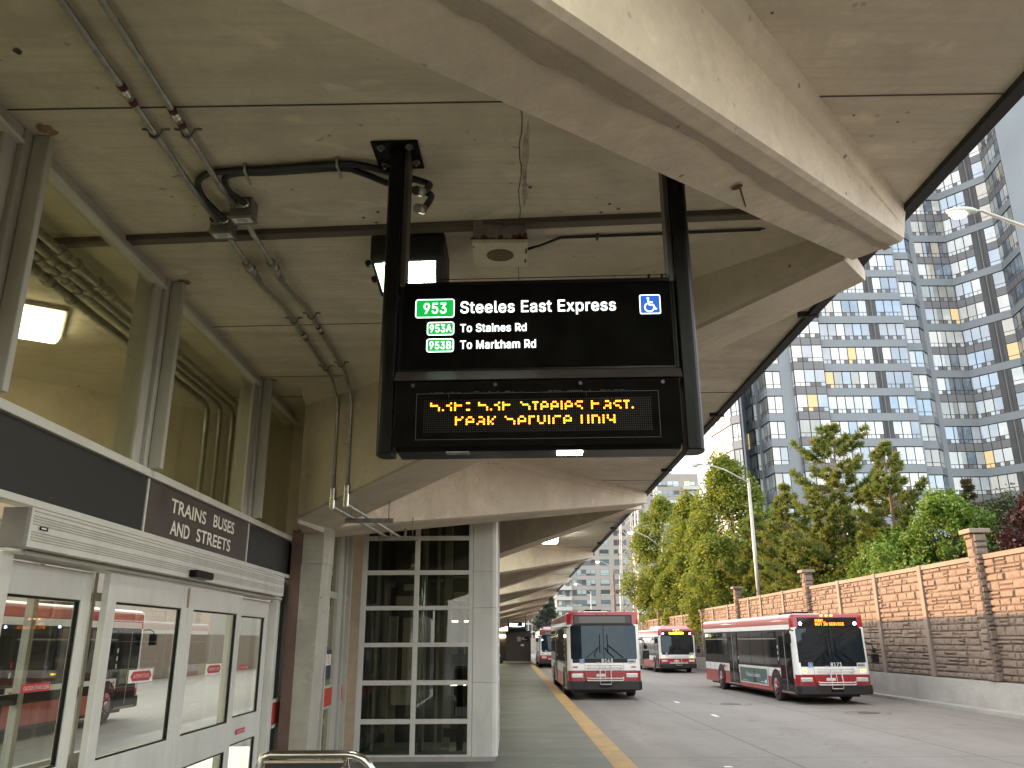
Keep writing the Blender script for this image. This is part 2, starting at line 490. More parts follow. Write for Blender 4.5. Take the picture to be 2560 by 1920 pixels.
def platform_mat():
    m, t, b = new_mat('platform_paint')
    p = pos(t)
    base = (.098, .102, .084)
    big = noise(t, p, .45, 6, .6)
    band = noise(t, scaled(t, p, .12, 1.0, 1), 1.5, 5, .6)
    fine = noise(t, p, 40, 3)
    c = mixc(t, ramp(t, big, .3, .7), [x * .8 for x in base], [x * 1.12 for x in base])
    worn = ramp(t, noise(t, scaled(t, p, .5, 1.6, 1), 0.9, 7, .7), .50, .60)
    c = mixc(t, math_n(t, 'MULTIPLY', worn, .6), c, (.20, .19, .145))
    c = mixc(t, math_n(t, 'MULTIPLY', ramp(t, band, .45, .7), .4), c, (.10, .085, .07))
    c = mixc(t, math_n(t, 'MULTIPLY', ramp(t, fine, .4, .7), .25), c, [x * .6 for x in base])
    cr = noise(t, p, .8, 7, .65)
    ck = math_n(t, 'MULTIPLY', ramp(t, math_n(t, 'ABSOLUTE', math_n(t, 'SUBTRACT', cr, .5)), .006, .001), ramp(t, noise(t, p, .5, 2), .5, .6))
    c = mixc(t, ck, c, (.04, .035, .03))
    t.links.new(c, b.inputs['Base Color'])
    t.links.new(math_n(t, 'ADD', .32, math_n(t, 'MULTIPLY', big, .35)), b.inputs['Roughness'])
    bump(t, b, fine, .15, .004)
    return m

def yellow_mat():
    m, t, b = new_mat('worn_yellow_paint')
    p = pos(t)
    wear = ramp(t, noise(t, scaled(t, p, 1.5, .8, 1), 2.2, 7, .7), .42, .62)
    sp = t.nodes.new('ShaderNodeSeparateXYZ'); t.links.new(p, sp.inputs[0])
    tile = ramp(t, math_n(t, 'PINGPONG', sp.outputs[1], .3), .018, .008)
    c = mixc(t, noise(t, p, 3, 4), (.40, .20, .035), (.52, .32, .07))
    c = mixc(t, math_n(t, 'MULTIPLY', wear, .6), c, (.22, .17, .10))
    c = mixc(t, math_n(t, 'MULTIPLY', tile, .6), c, (.08, .06, .04))
    t.links.new(c, b.inputs['Base Color']); b.inputs['Roughness'].default_value = .55
    return m
M['road'], M['platform'], M['yellow'] = road_mat(), platform_mat(), yellow_mat()
M['grass'] = plain('rough_grass_ground', (.05, .075, .025), .95, 0, .4, 1.2)
M['asphalt'] = plain('far_asphalt', (.11, .105, .095), .9, 0, .2, .6)

def leaf_mat(name, c1, c2, trans=.35):
    m, t, b = new_mat(name)
    p = pos(t)
    n1 = noise(t, p, .9, 3); n2 = noise(t, p, 7.0, 2)
    f = math_n(t, 'ADD', math_n(t, 'MULTIPLY', n1, .6), math_n(t, 'MULTIPLY', n2, .5))
    c = mixc(t, ramp(t, f, .38, .70), c1, c2)
    t.links.new(c, b.inputs['Base Color']); b.inputs['Roughness'].default_value = .55
    tl = nd(t, 'ShaderNodeBsdfTranslucent'); t.links.new(c, tl.inputs[0])
    mx = nd(t, 'ShaderNodeMixShader'); mx.inputs[0].default_value = trans
    t.links.new(b.outputs[0], mx.inputs[1]); t.links.new(tl.outputs[0], mx.inputs[2])
    t.links.new(mx.outputs[0], t.nodes['Material Output'].inputs[0])
    return m
M['maple'] = leaf_mat('maple_leaves', (.085, .150, .020), (.30, .33, .045), .45)
M['maple_dark'] = leaf_mat('dark_leaves', (.045, .09, .018), (.12, .175, .03))
M['pine'] = leaf_mat('pine_needles', (.070, .130, .026), (.24, .25, .045), .38)
M['lime'] = leaf_mat('bright_green_leaves', (.085, .17, .022), (.19, .28, .04))
M['spruce'] = leaf_mat('brownish_spruce_needles', (.06, .065, .03), (.12, .095, .045), .2)
M['olive'] = leaf_mat('grey_green_leaves', (.05, .07, .03), (.09, .10, .045))
M['plum'] = leaf_mat('dark_plum_leaves', (.035, .012, .014), (.075, .03, .028))
M['bluespruce'] = leaf_mat('blue_grey_needles', (.07, .10, .085), (.12, .15, .12), .2)

# ------------------------------------------------------------------ ground, road, platform
def struct(name, mb, mats, **kw):
    return tag(mb.build(name, mats, **kw), kind='structure')
g = MB(); g.face([(-700, -300, -.03), (700, -300, -.03), (700, 900, -.03), (-700, 900, -.03)]); struct('ground', g, M['asphalt'])
g = MB(); g.face([(1.80, -40, 0), (12.62, -40, 0), (12.62, 260, 0), (1.80, 260, 0)]); struct('road', g, M['road'])
g = MB(); g.face([(-19.5, -40, -.01), (-7.2, -40, -.01), (-7.2, 200, -.01), (-19.5, 200, -.01)]); struct('second_road', g, M['road'])
g = MB(); g.box(-7.2, 1.795, -40, 96, -.02, .2); struct('platform', g, M['platform'])
g = MB(); g.face([(1.43, -40, .204), (1.78, -40, .204), (1.78, 96, .204), (1.43, 96, .204)]); struct('platform_edge_line', g, M['yellow'])
g = MB(); g.box(12.62, 13.0, -40, 200, -.02, .10); struct('kerb', g, M['curb'])
g = MB(); g.face([(13.5, -60, 1.6), (80, -60, 2.2), (80, 240, 2.2), (13.5, 240, 1.6)]); struct('embankment', g, M['grass'])
g = MB(); g.face([(-6.15, -6, .206), (-2.56, -6, .206), (-2.56, 15.2, .206), (-6.15, 15.2, .206)]); struct('concourse_floor', g, M['floor'])
# painted dashes on the road
g = MB()
for x, y, l, w in ((5.34, 28.3, .75, .10), (5.38, 23.3, .7, .11), (3.41, 14.1, .13, .13)):
    g.face([(x - w / 2, y - l / 2, .004), (x + w / 2, y - l / 2, .004), (x + w / 2, y + l / 2, .004), (x - w / 2, y + l / 2, .004)])
struct('road_markings', g, M['white'])
for x, y, r, lab in ((6.85, 27.4, .62, 'large dark round utility cover in the road in front of the buses'),
                     (9.7, 23.9, .55, 'round utility cover in the road close to the barrier wall')):
    t = thing('manhole_cover', lab, 'manhole cover', (x, y, 0), 0, 'covers set in the road')
    g = MB()
    n = 32
    for k in range(n):
        a, b = 2 * pi * k / n, 2 * pi * (k + 1) / n
        for r0, r1 in ((r + .012 * sin(a * 3), r + .03 + .012 * sin(a * 5)),):
            r0b, r1b = r + .012 * sin(b * 3), r + .03 + .012 * sin(b * 5)
            g.face([(r0 * cos(a), r0 * sin(a), .006), (r1 * cos(a), r1 * sin(a), .006), (r1b * cos(b), r1b * sin(b), .006), (r0b * cos(b), r0b * sin(b), .006)])
    g.build('joint_ring', M['crack'], t)
    g = MB(); g.cyl((0, 0, .001), (0, 0, .009), r * .52, n=28); g.build('lid', plain('cast_iron', (.08, .075, .07), .55, .4), t)

# ------------------------------------------------------------------ canopy (roof slab, zigzag ribs, columns)
PER = 9.9
can = thing('station_canopy', 'long folded concrete canopy with zigzag ribs over the bus platform', 'canopy', (0, 9.5, .2))
g = W(can); g.box(-7.0, 2.40, -7, 108, 4.40, 4.62); g.build('roof_slab', M['slab'], can)
g = W(can)
g.box(2.402, 2.452, -7, 108, 4.37, 4.74); g.box(2.375, 2.402, -7, 108, 4.365, 4.40)
for y in (6.06, 9.1, 12.3, 2.6, 16, 19, 22, 26, 30): g.box(2.30, 2.462, y, y + .03, 4.355, 4.66)
g.build('edge_flashing', M['soot'], can)

def zs(x): return 3.62 + .24 * x          # soffit height along a rib
def rib_mesh(g, R0, L0, R1, L1, dz=0.0, flat=None, zt=4.405, h=.19, mh=.12):
    """R0/L0 column-end corners, R1/L1 tip corners (right = near side); soffit height follows zs(x)"""
    def ring(Rp, Lp):
        zr, zl = (flat, flat) if flat else (zs(Rp[0]) + dz, zs(Lp[0]) + dz)
        Rp, Lp = Vector(Rp), Vector(Lp)
        u = (Lp - Rp).normalized(); w = (Lp - Rp).length
        e = .022
        return [(-h, zt), (-.012, zt - mh), (0, zr + e), (e, zr), (w - e, zl), (w, zl + e), (w + .012, zt - mh), (w + h, zt)], Rp, u
    a, Ra, ua = ring(R0, L0); b, Rb, ub = ring(R1, L1)
    pa = [(Ra.x + ua.x * o, Ra.y + ua.y * o, z) for o, z in a]
    pb = [(Rb.x + ub.x * o, Rb.y + ub.y * o, z) for o, z in b]
    pb = [(min(p[0], 2.395), p[1], p[2]) for p in pb]      # the tip ring stays inside the slab edge
    for k in range(7):
        g.face([pa[k], pb[k], pb[k + 1], pa[k + 1]], 1 if k in (0, 6) else (2 if k in (2, 4) else 0))
    g.face(list(reversed(pa))); g.face(pb)

NR = 10
for k in range(0, NR):
    o = PER * k
    # rib running from tip k back towards the street side of column k (its broad face looks at the viewer)
    g = W(can)
    rib_mesh(g, (-2.0, -.44 + o), (-2.32, -.08 + o), (2.385, 4.46 + o), (2.08, 4.57 + o))
    g.build('rib', [M['rib'], M['haunch'], M['rib_edge']], can)
    g = W(can)
    rib_mesh(g, (-2.16, 8.34 + o), (-2.05, 9.50 + o), (2.02, 4.50 + o), (2.385, 5.03 + o), -.006)
    g.build('rib', [M['rib'], M['haunch'], M['rib_edge']], can)
for k in range(-1, NR):
    o = PER * k
    g = W(can)      # inner half of the zigzag, behind the glazing
    rib_mesh(g, (-6.3, 5.95 + o), (-6.7, 6.35 + o), (-2.30, 9.36 + o), (-2.5, 9.95 + o), 0, 2.95)
    g.build('rib', [M['rib'], M['haunch'], M['rib_edge']], can)
    g = W(can); g.prism([(-2.165, 8.37 + o), (-2.05, 9.46 + o), (-2.33, 9.84 + o), (-2.345, 9.35 + o)], 3.06, 4.403); g.build('rib_node', M['rib'], can)
for k in range(-1, NR):
    o = PER * k
    g = W(can)
    b = [(-2.305, 9.2 + o), (-2.13, 9.2 + o), (-2.095, 9.235 + o), (-2.095, 9.5 + o), (-2.305, 9.5 + o)]
    tp = [(-2.305, 9.2 + o), (-2.075, 9.2 + o), (-2.025, 9.25 + o), (-2.025, 9.52 + o), (-2.305, 9.52 + o)]
    g.hexa([(p[0], p[1], .2) for p in b], [(p[0], p[1], 2.72) for p in tp])
    g.hexa([(p[0] + .003, p[1] + .004, 2.724) for p in tp], [(p[0] + .003, p[1] + .004, 3.12) for p in tp])
    co = g.build('column', M['column'], can)
    g = W(can); g.box(-2.42, -2.307, 9.19 + o, 9.5 + o, .2, 3.09); g.build('column_edge', M['brownpaint'], can)
# slab joints, open slot, crack and marks
for y in [3.38 + 4.95 * k for k in range(-1, 20)]:
    g = W(can)
    g.hexa([(-6.9, y + .15, 4.394), (2.37, y - .05, 4.394), (2.37, y - .045, 4.394), (-6.9, y + .155, 4.394)],
           [(-6.9, y + .15, 4.40), (2.37, y - .05, 4.40), (2.37, y - .045, 4.40), (-6.9, y + .155, 4.40)])
    g.build('slab_joint', M['crack'], can)
g = W(can)
for y0, y1 in ((6.35, 6.2), (7.7, 7.6)):
    g.hexa([(-2.5, y0, 4.396), (.4, y1, 4.396), (.4, y1 + .005, 4.396), (-2.5, y0 + .005, 4.396)], [(-2.5, y0, 4.4), (.4, y1, 4.4), (.4, y1 + .005, 4.4), (-2.5, y0 + .005, 4.4)])
rr = random.Random(3)
pts = [(.06 + rr.uniform(-.0025, .0025) + .006 * sin(k * .7), 3.45 + .05 * k) for k in range(56)]
for a, b in zip(pts[:-1], pts[1:]): g.face([(a[0] - .0022, a[1], 4.397), (b[0] - .0022, b[1], 4.397), (b[0] + .0022, b[1], 4.397), (a[0] + .0022, a[1], 4.397)])
g.build('slab_crack', M['crack'], can)
for sgn in (1,):
    g = W(can)
    g.hexa([(-6.9, 5.11, 4.372), (1.95, 4.40, 4.372), (1.95, 4.48, 4.372), (-6.9, 5.19, 4.372)], [(-6.9, 5.11, 4.402), (1.95, 4.40, 4.402), (1.95, 4.48, 4.402), (-6.9, 5.19, 4.402)], 0)
    g.hexa([(-6.9, 5.095, 4.366), (1.95, 4.385, 4.366), (1.95, 4.399, 4.366), (-6.9, 5.109, 4.366)], [(-6.9, 5.095, 4.402), (1.95, 4.385, 4.402), (1.95, 4.399, 4.402), (-6.9, 5.109, 4.402)], 1)
    g.build('expansion_slot', [plain('slot_brown', (.15, .12, .09), .7), M['crack']], can)
def blot(g, cx, cy, z, rx, ry, n=16, seed=0, m=0, ang=0):
    r = random.Random(seed)
    ps = []
    for k in range(n):
        a = 2 * pi * k / n; q = r.uniform(.6, 1.15)
        x, y = rx * q * cos(a), ry * q * sin(a)
        ps.append((cx + x * cos(ang) - y * sin(ang), cy + x * sin(ang) + y * cos(ang), z))
    g.face(ps, m)
g = W(can)
for k, (x, y, rx, ry, a) in enumerate([(.085, 3.85, .02, .28, .03), (.09, 4.2, .017, .2, 0)]):
    blot(g, x, y, 4.3985, rx, ry, 22, k, 0, a)
for k in range(26): blot(g, rr.uniform(-2.3, .6), rr.uniform(2.6, 7.5), 4.3975, rr.uniform(.02, .06), rr.uniform(.004, .009), 12, k + 9, 0, rr.uniform(-.5, .5))
g.build('water_stain', M['stain'], can)
g = W(can)
for x, y, r in ((-2.17, 3.02, .022), (.12, 4.17, .012), (1.75, 3.93, .014), (.60, 4.36, .012), (.66, 4.42, .013), (.56, 4.46, .012), (-.80, 4.45, .014), (-.9, 4.52, .013), (-.83, 4.58, .013), (1.72, 3.5, .008), (1.1, 2.8, .008)):
    blot(g, x, y, 4.396, r, r, 12, int(x * 90))
for k in range(30): blot(g, rr.uniform(-2.3, 2.3), rr.uniform(2.2, 8.3), 4.3955, rr.uniform(.004, .009), rr.uniform(.004, .009), 8, k + 70)
g.build('drill_hole', M['crack'], can)
g = W(can)
q0, q1 = Vector((-1.2, .55)), Vector((2.33, 4.48))
pr = []
for k in range(60):
    f = k / 59; p = q0.lerp(q1, f)
    wd = (.035 + .05 * abs(sin(f * 9.3 + 1)) * rr.uniform(.7, 1.3)) * (1 - .35 * f)
    off = .035 if f < .97 else .02
    pr.append(((p.x - off * .72, p.y + off * .69), (p.x - (off + wd) * .72, p.y + (off + wd) * .69)))
for a, b in zip(pr[:-1], pr[1:]): g.face([(*a[0], zs(a[0][0]) - .006), (*b[0], zs(b[0][0]) - .006), (*b[1], zs(b[1][0]) - .006), (*a[1], zs(a[1][0]) - .006)])
g.build('edge_stain', concrete('stained_rib_concrete', (.42, .355, .28), .6, (1, 1, 1), 1.0, .6), can)
g = W(can)
for k in range(5):
    w0 = .08 + .11 * k
    A0, A1 = Vector((1.7, 4.8 + w0)), Vector((-1.5, 7.75 + w0))
    for q in range(30):
        p, r2 = A0.lerp(A1, q / 30), A0.lerp(A1, (q + 1) / 30)
        if rr.random() < .25: continue
        g.face([(p.x, p.y, zs(p.x) - .0085), (r2.x, r2.y, zs(r2.x) - .0085), (r2.x, r2.y + .006, zs(r2.x) - .0085), (p.x, p.y + .006, zs(p.x) - .0085)])
g.build('formwork_line', M['stain'], can)
g = W(can)
n = Vector((0, 0, -1))
def soff(x, y): return (x, y, zs(x) - .012)
q = [(.535, 2.745), (.57, 2.72)]
g.disc(soff(1.03, 3.27), (1, 0, .24), (0, 1, 0), .026)
g.face([soff(1.03, 3.255), soff(1.05, 3.28), soff(1.135, 3.49), soff(1.13, 3.495)])
g.build('rust_mark', M['rust'], can)
for nm, y in (('a', 3.60), ('b', 5.46), ('c', 7.8)):
    g = W(can); blot(g, -2.36, y, 4.397, .05, .05, 20, int(y * 10)); g.build('rust_stain', plain('rust_bloom', (.34, .23, .13), .9, var=.4, scale=12), can)

# ------------------------------------------------------------------ glazed entrance wall (x = -2.5)
FX = -2.5
fac = thing('entrance_wall', 'aluminium and glass station entrance wall with dark sign band', 'glass wall', (FX, 6.5, .2))
def fbox(g, y0, y1, z0, z1, x0, x1, m=0): g.box(x0, x1, y0, y1, z0, z1, m)
MULL = [-.1, 1.8, 3.70, 5.50, 7.82, 9.40]
for y in MULL:
    g = W(fac)
    last = y == MULL[-1]
    g.box(FX - .10, FX + .05, y - (.11 if not last else .05), y, 2.985, 4.398)
    if not last: g.box(FX + .053, FX + .14, y - .055, y - .005, 3.022, 4.395); g.box(FX - .12, FX + .02, y - .22, y - .112, 2.99, 4.39)
    else: g.box(FX + .053, FX + .09, y - .03, y + .02, 2.99, 4.395)
    g.build('mullion', M['alu'], fac, bevel=.006)
for a, b in zip(MULL[:-1], MULL[1:]):
    e = .11 if b != MULL[-1] else .05
    g = W(fac); g.box(FX - .06, FX + .04, a + .002, b - e - .002, 4.33, 4.397); g.box(FX - .02, FX + .055, a + .002, b - e - .002, 4.305, 4.327, 1); g.build('head_rail', [M['alu'], M['alu_white']], fac, bevel=.004)
    g = W(fac); g.box(FX - .004, FX + .004, a + .004, b - e - .004, 3.02, 4.30); g.build('upper_pane', M['glass_up'], fac)
    g = W(fac); g.box(FX - .10, FX + .075, a + .002, b - .002, 2.968, 3.02); g.build('sill', M['alu_white'], fac, bevel=.005)
for a, b, mt, nm in ((-.1, 1.79, 'soot', 'dark_panel'), (1.81, 3.64, 'soot', 'dark_panel'), (3.70, 5.49, 'soot', 'dark_panel'), (5.515, 7.715, 'brown_sign', 'sign_panel'), (7.735, 9.50, 'soot', 'dark_panel')):
    g = W(fac); g.box(FX - .02, FX + .045, a, b, 2.605, 2.962); g.build(nm, M[mt], fac)
g = W(fac)
g.box(FX - .02, FX + .055, 5.492, 5.513, 2.60, 2.966); g.box(FX - .02, FX + .055, 7.717, 7.733, 2.60, 2.966); g.box(FX - .02, FX + .06, 9.503, 9.53, 2.57, 2.99)
g.box(FX - .02, FX + .075, -.1, 9.50, 2.565, 2.602)
g.build('band_trim', M['alu_white'], fac, bevel=.003)
Mx = Matrix.Rotation(pi / 2, 4, 'Z')           # text faces +x, runs along +y
def ftext(name, body, y, z, w, h, x, mat, par, root, **k):
    return text_part(name, body, w, h, Matrix.Translation(-Vector(root.location)) @ MT(x, y, z) @ Mx, mat, par, **k)
ftext('lettering', 'TRAINS', 5.92, 2.80, .70, .098, FX + .048, M['cream_text'], fac, fac, fat=.055)
ftext('lettering', 'BUSES', 6.80, 2.81, .52, .098, FX + .048, M['cream_text'], fac, fac, fat=.055)
ftext('lettering', 'AND', 5.95, 2.645, .36, .098, FX + .048, M['cream_text'], fac, fac, fat=.055)
ftext('lettering', 'STREETS', 6.46, 2.652, .80, .098, FX + .048, M['cream_text'], fac, fac, fat=.055)
# fixed frame below the band: jambs, threshold, red push panel
g = W(fac)
g.box(FX - .10, FX + .05, 8.90, 8.985, .2, 2.30); g.box(FX - .06, FX + .02, 9.0, 9.04, .2, 2.56); g.box(FX - .08, FX + .06, 9.47, 9.53, .2, 2.563); g.box(FX - .10, FX + .05, 4.02, 4.12, .2, 2.33)
g.box(FX - .06, FX + .02, 9.09, 9.13, .2, 2.56)
g.build('jamb', M['alu_white'], fac, bevel=.006)
g = W(fac); g.box(FX - .05, FX - .03, 8.987, 9.468, .21, 2.56); g.build('infill_panel', M['alu_dark'], fac)
g = W(fac); g.box(FX - .02, FX + .025, 9.15, 9.45, 1.09, 1.295); g.build('push_panel', M['red_panel'], fac, bevel=.004)
g = W(fac); g.box(FX - .03, FX + .035, 9.135, 9.46, 1.30, 1.335); g.box(FX - .03, FX + .035, 9.135, 9.46, 1.05, 1.085); g.build('push_panel_trim', M['alu_white'], fac, bevel=.003)
g = W(fac); g.box(FX - .004, FX + .004, -.1, 4.0, .3, 2.55); g.build('side_pane', M['glass'], fac)

# ------------------------------------------------------------------ automatic sliding door
dr = thing('sliding_door', 'white aluminium automatic sliding door set under the dark sign band', 'door', (FX, 6.4, .2))
g = W(dr); g.box(FX + .058, FX + .17, 4.00, 8.66, 2.345, 2.535)
for z in (2.52, 2.497, 2.484, 2.471, 2.458, 2.42, 2.407, 2.394, 2.381): g.box(FX + .1701, FX + .1735, 4.02, 8.64, z - .0035, z + .0035, 1)
g.build('operator_header', [M['alu_white'], M['alu']], dr, bevel=.004)
g = W(dr); g.box(FX + .05, FX + .168, 3.965, 3.998, 2.34, 2.53); g.build('header_end_cap', M['grey_box'], dr)
g = W(dr); g.box(FX - .08, FX + .10, 4.13, 8.895, 2.318, 2.342); g.build('track', M['alu'], dr, bevel=.004)
g = W(dr); g.box(FX + .171, FX + .235, 6.07, 6.42, 2.352, 2.405); g.build('motion_sensor', M['black'], dr, bevel=.012)
g = W(dr); g.box(FX + .175, FX + .178, 4.08, 4.15, 2.435, 2.452); g.box(FX + .178, FX + .1785, 4.09, 4.135, 2.440, 2.447, 1); g.build('header_badge', [M['black'], M['white']], dr)
def leaf(nm, y0, y1, x, lower=True, thick=.045, rz0=2.14, top=2.305, st=.11):
    x0, x1 = x - thick / 2, x + thick / 2
    g = W(dr)
    g.box(x0, x1, y0, y0 + st, .22, top); g.box(x0, x1, y1 - st, y1, .22, top)
    g.box(x0 + .002, x1 - .002, y0 + st, y1 - st, rz0, top)
    g.box(x0 + .002, x1 - .002, y0 + st, y1 - st, 1.02, 1.245)
    g.box(x0 + .002, x1 - .002, y0 + st, y1 - st, .22, .34)
    fr = g.build(nm, M['alu_white'], dr, bevel=.005)
    for za, zb in ((1.245, rz0), (.34, 1.02)):
        g = W(dr); g.box(x - .004, x + .004, y0 + st, y1 - st, za, zb); g.build('pane', M['glass'], fr)
        g = W(dr); e = .012
        for b in ((y0 + st, y0 + st + e, za, zb), (y1 - st - e, y1 - st, za, zb), (y0 + st + e, y1 - st - e, za, za + e), (y0 + st + e, y1 - st - e, zb - e, zb)): g.box(x - .012, x + .012, *b)
        g.build('gasket', M['black'], fr)
    return fr
s1 = leaf('side_screen', 4.13, 5.10, FX - .05)
l1 = leaf('door_leaf', 5.10, 6.375, FX + .055)
l2 = leaf('door_leaf', 6.385, 7.66, FX + .055)
s2 = leaf('side_screen', 7.70, 8.89, FX - .05, st=.13)
g = W(dr); g.box(FX + .08, FX + .083, 6.34, 6.372, 2.15, 2.29); g.build('grime', plain('brown_grime', (.30, .24, .15), .8), l1)
for par, y, z, w, h, x in ((s1, 4.50, 1.655, .27, .042, FX - .022), (s2, 8.06, 1.655, .25, .042, FX - .022), (s2, 8.12, 1.095, .25, .042, FX - .022)):
    g = W(dr); g.box(x, x + .003, y, y + w, z, z + h); st = g.build('caution_sticker', M['red_sticker'], par)
    ftext('lettering', 'CAUTION STAND CLEAR', y + .012, z + .011, w - .024, h - .022, x + .0045, M['white'], st, dr)
for par, y in ((l1, 5.50), (l2, 6.87)):
    x = FX + .085
    g = W(dr); g.box(x, x + .003, y - .01, y + .35, 1.655, 1.735); st = g.build('arrow_sticker', M['white'], par)
    g = W(dr); q = [(y + .01, 1.695), (y + .045, 1.725), (y + .295, 1.725), (y + .33, 1.695), (y + .295, 1.665), (y + .045, 1.665)]
    g.face([(x + .0045, a, b) for a, b in q]); g.build('red_arrow', M['red_sticker'], st)
    ftext('lettering', 'AUTOMATIC DOOR', y + .05, 1.683, .24, .024, x + .006, M['white'], st, dr)

# ------------------------------------------------------------------ concourse behind the glass
ib = thing('back_glazing', 'inner glazed wall with mullions seen through the entrance doors', 'glass wall', (-6.2, 6, .2))
g = W(ib)
for y in [-5.5 + 1.5 * k for k in range(13)]: g.box(-6.25, -6.15, y - .05, y + .05, .2, 4.39)
g.box(-6.24, -6.16, -6, 13, .2, .42); g.box(-6.23, -6.17, -6, 13, 2.5, 2.62)
g.build('frame', M['alu'], ib)
g = W(ib); g.box(-6.235, -6.165, -6, 13, 1.17, 1.30); g.build('crash_rail', M['dark'], ib)
g = W(ib); g.box(-6.203, -6.197, -6, 13, .42, 4.39); g.build('pane', M['glass'], ib)
lab = ('rectangular ceiling light glowing behind the upper glass', 'added unseen ceiling light farther inside the concourse')
for k, (x, y) in enumerate(((-3.44, 5.93), (-3.7, 1.2), (-4.6, -1.6), (-5.0, 2.6))):  # all but the first are unseen, added to brighten the concourse
    t = thing('ceiling_light', ['rectangular white ceiling light glowing behind the upper left glass', 'added unseen ceiling light inside the concourse behind the camera', 'added unseen ceiling light inside the concourse, farthest behind the camera', 'added unseen ceiling light inside the concourse beside the inner glazing'][k], 'ceiling light', (x, y, 4.4), radians(31.5), 'lights on the concourse ceiling')
    g = MB(); g.box(-1.3, 0, 0, .74, -.035, -.002); g.build('housing', M['alu'], t)
    g = MB(); g.hexa([(-1.26, .05, -.10), (-.04, .05, -.10), (-.04, .69, -.10), (-1.26, .69, -.10)], [(-1.29, .01, -.037), (-.01, .01, -.037), (-.01, .73, -.037), (-1.29, .73, -.037)]); g.build('diffuser', M['tubelight'], t, bevel=.02)
# conduits in the concourse
for k, (x, z) in enumerate(((-2.88, 4.30), (-2.98, 4.29), (-3.07, 4.30), (-3.16, 4.27))):
    g = MB(); yb = 8.62 - .13 * k
    g.tube([(x, -4, z), (x, yb - .12, z), (x, yb, z - .05), (x, yb + .02, z - .18), (x, yb + .02, 2.6)], .028 if k != 3 else .034, 10)
    for y in (4.75 + .05 * k, 5.4 - .1 * k, 6.6, 2.2): g.cyl((x, y, z), (x, y + .09, z), .042, n=10, m=0)
    for y in (4.95, 5.25): g.cyl((x, y + .06 * k, z), (x, y + .05 + .06 * k, z), .047, n=6, m=0)
    o = g.build('conduit_pipe', M['galv'])
    tag(o, ['first', 'second', 'third', 'thickest'][k] + ' grey conduit ' + ['beside the glass, inside the concourse', 'from the glass, inside the concourse', 'from the glass, inside the concourse', 'and innermost of the four behind the upper glass'][k], 'conduit', 'conduits on the concourse ceiling')

# ------------------------------------------------------------------ vestibule screen past the column
vs = thing('vestibule_screen', 'tall aluminium and glass screen with red push bars between column and lift', 'glass wall', (-2.55, 11.5, .2))
g = W(vs)
for y0, y1 in ((9.85, 9.95), (12.25, 12.55), (13.10, 13.26)): g.box(-2.62, -2.50, y0, y1, .2, 4.38)
for y0 in (10.6, 11.5, 12.62, 13.02): g.box(-2.60, -2.47, y0, y0 + .07, .2, 4.38)
g.box(-2.60, -2.51, 9.95, 13.1, 2.49, 2.58); g.box(-2.60, -2.51, 9.95, 13.1, 1.295, 1.335); g.box(-2.60, -2.51, 9.95, 13.1, 1.03, 1.065); g.box(-2.60, -2.51, 9.95, 13.1, .2, .34)
g.build('frame', M['alu'], vs, bevel=.004)
g = W(vs); g.box(-2.555, -2.548, 9.95, 13.1, .34, 4.35); g.build('pane', M['glass_up'], vs)
g = W(vs); g.box(-4.2, -2.37, 15.2, 15.3, .2, 4.39); g.build('back_wall', M['panelbeige'], vs)
for y0, y1 in ((9.97, 12.24), (12.72, 13.0)):
    g = W(vs); g.box(-2.59, -2.515, y0, y1, 1.068, 1.292); g.build('push_panel', M['red_panel'], vs)
# notices on that glass
def no_smoking(root, c, s):
    g = MB(Matrix.Translation(-Vector(root.location)) @ MT(*c) @ Mx)
    g.box(-s * .62, s * .62, 0, .004, -s * .8, s * .8, 0)
    n = 24
    for k in range(n):
        a, b = 2 * pi * k / n, 2 * pi * (k + 1) / n
        g.face([(s * .42 * cos(a), -.002, s * .42 * sin(a)), (s * .52 * cos(a), -.002, s * .52 * sin(a)), (s * .52 * cos(b), -.002, s * .52 * sin(b)), (s * .42 * cos(b), -.002, s * .42 * sin(b))], 1)
    g.ribbon([(-s * .32, s * .32), (s * .32, -s * .32)], s * .09, 1, -.0025)
    g.ribbon([(-s * .3, -s * .03), (s * .3, -s * .03)], s * .08, 2, -.0015)
    return g
t = thing('no_smoking_sign', 'white no smoking sign with red circle on the glass beside the column', 'sign', (-2.5, 11.25, 1.95))
no_smoking(t, (-2.49, 11.25, 1.95), .22).build('sign_plate', [M['white'], M['red_sticker'], M['black']], t)
t = thing('notice_board', 'dark notice with two red circles under the no smoking sign', 'sign', (-2.5, 11.6, 1.6))
g = W(t); g.box(-2.493, -2.485, 11.3, 11.95, 1.42, 1.80); g.build('board', plain('navy_notice', (.03, .035, .06), .5), t)
g = W(t); g.box(-2.484, -2.480, 11.35, 11.9, 1.60, 1.74); g.build('sheet', M['white'], t)
g = MB(Matrix.Translation(-Vector(t.location)) @ MT(-2.478, 11.62, 1.67) @ Mx)
for cx in (-.13, .13):
    for k in range(20):
        a, b = 2 * pi * k / 20, 2 * pi * (k + 1) / 20
        g.face([(cx + .045 * cos(a), 0, .045 * sin(a)), (cx + .06 * cos(a), 0, .06 * sin(a)), (cx + .06 * cos(b), 0, .06 * sin(b)), (cx + .045 * cos(b), 0, .045 * sin(b))])
    g.ribbon([(cx - .04, .04), (cx + .04, -.04)], .014)
g.build('red_rings', M['red_sticker'], t)

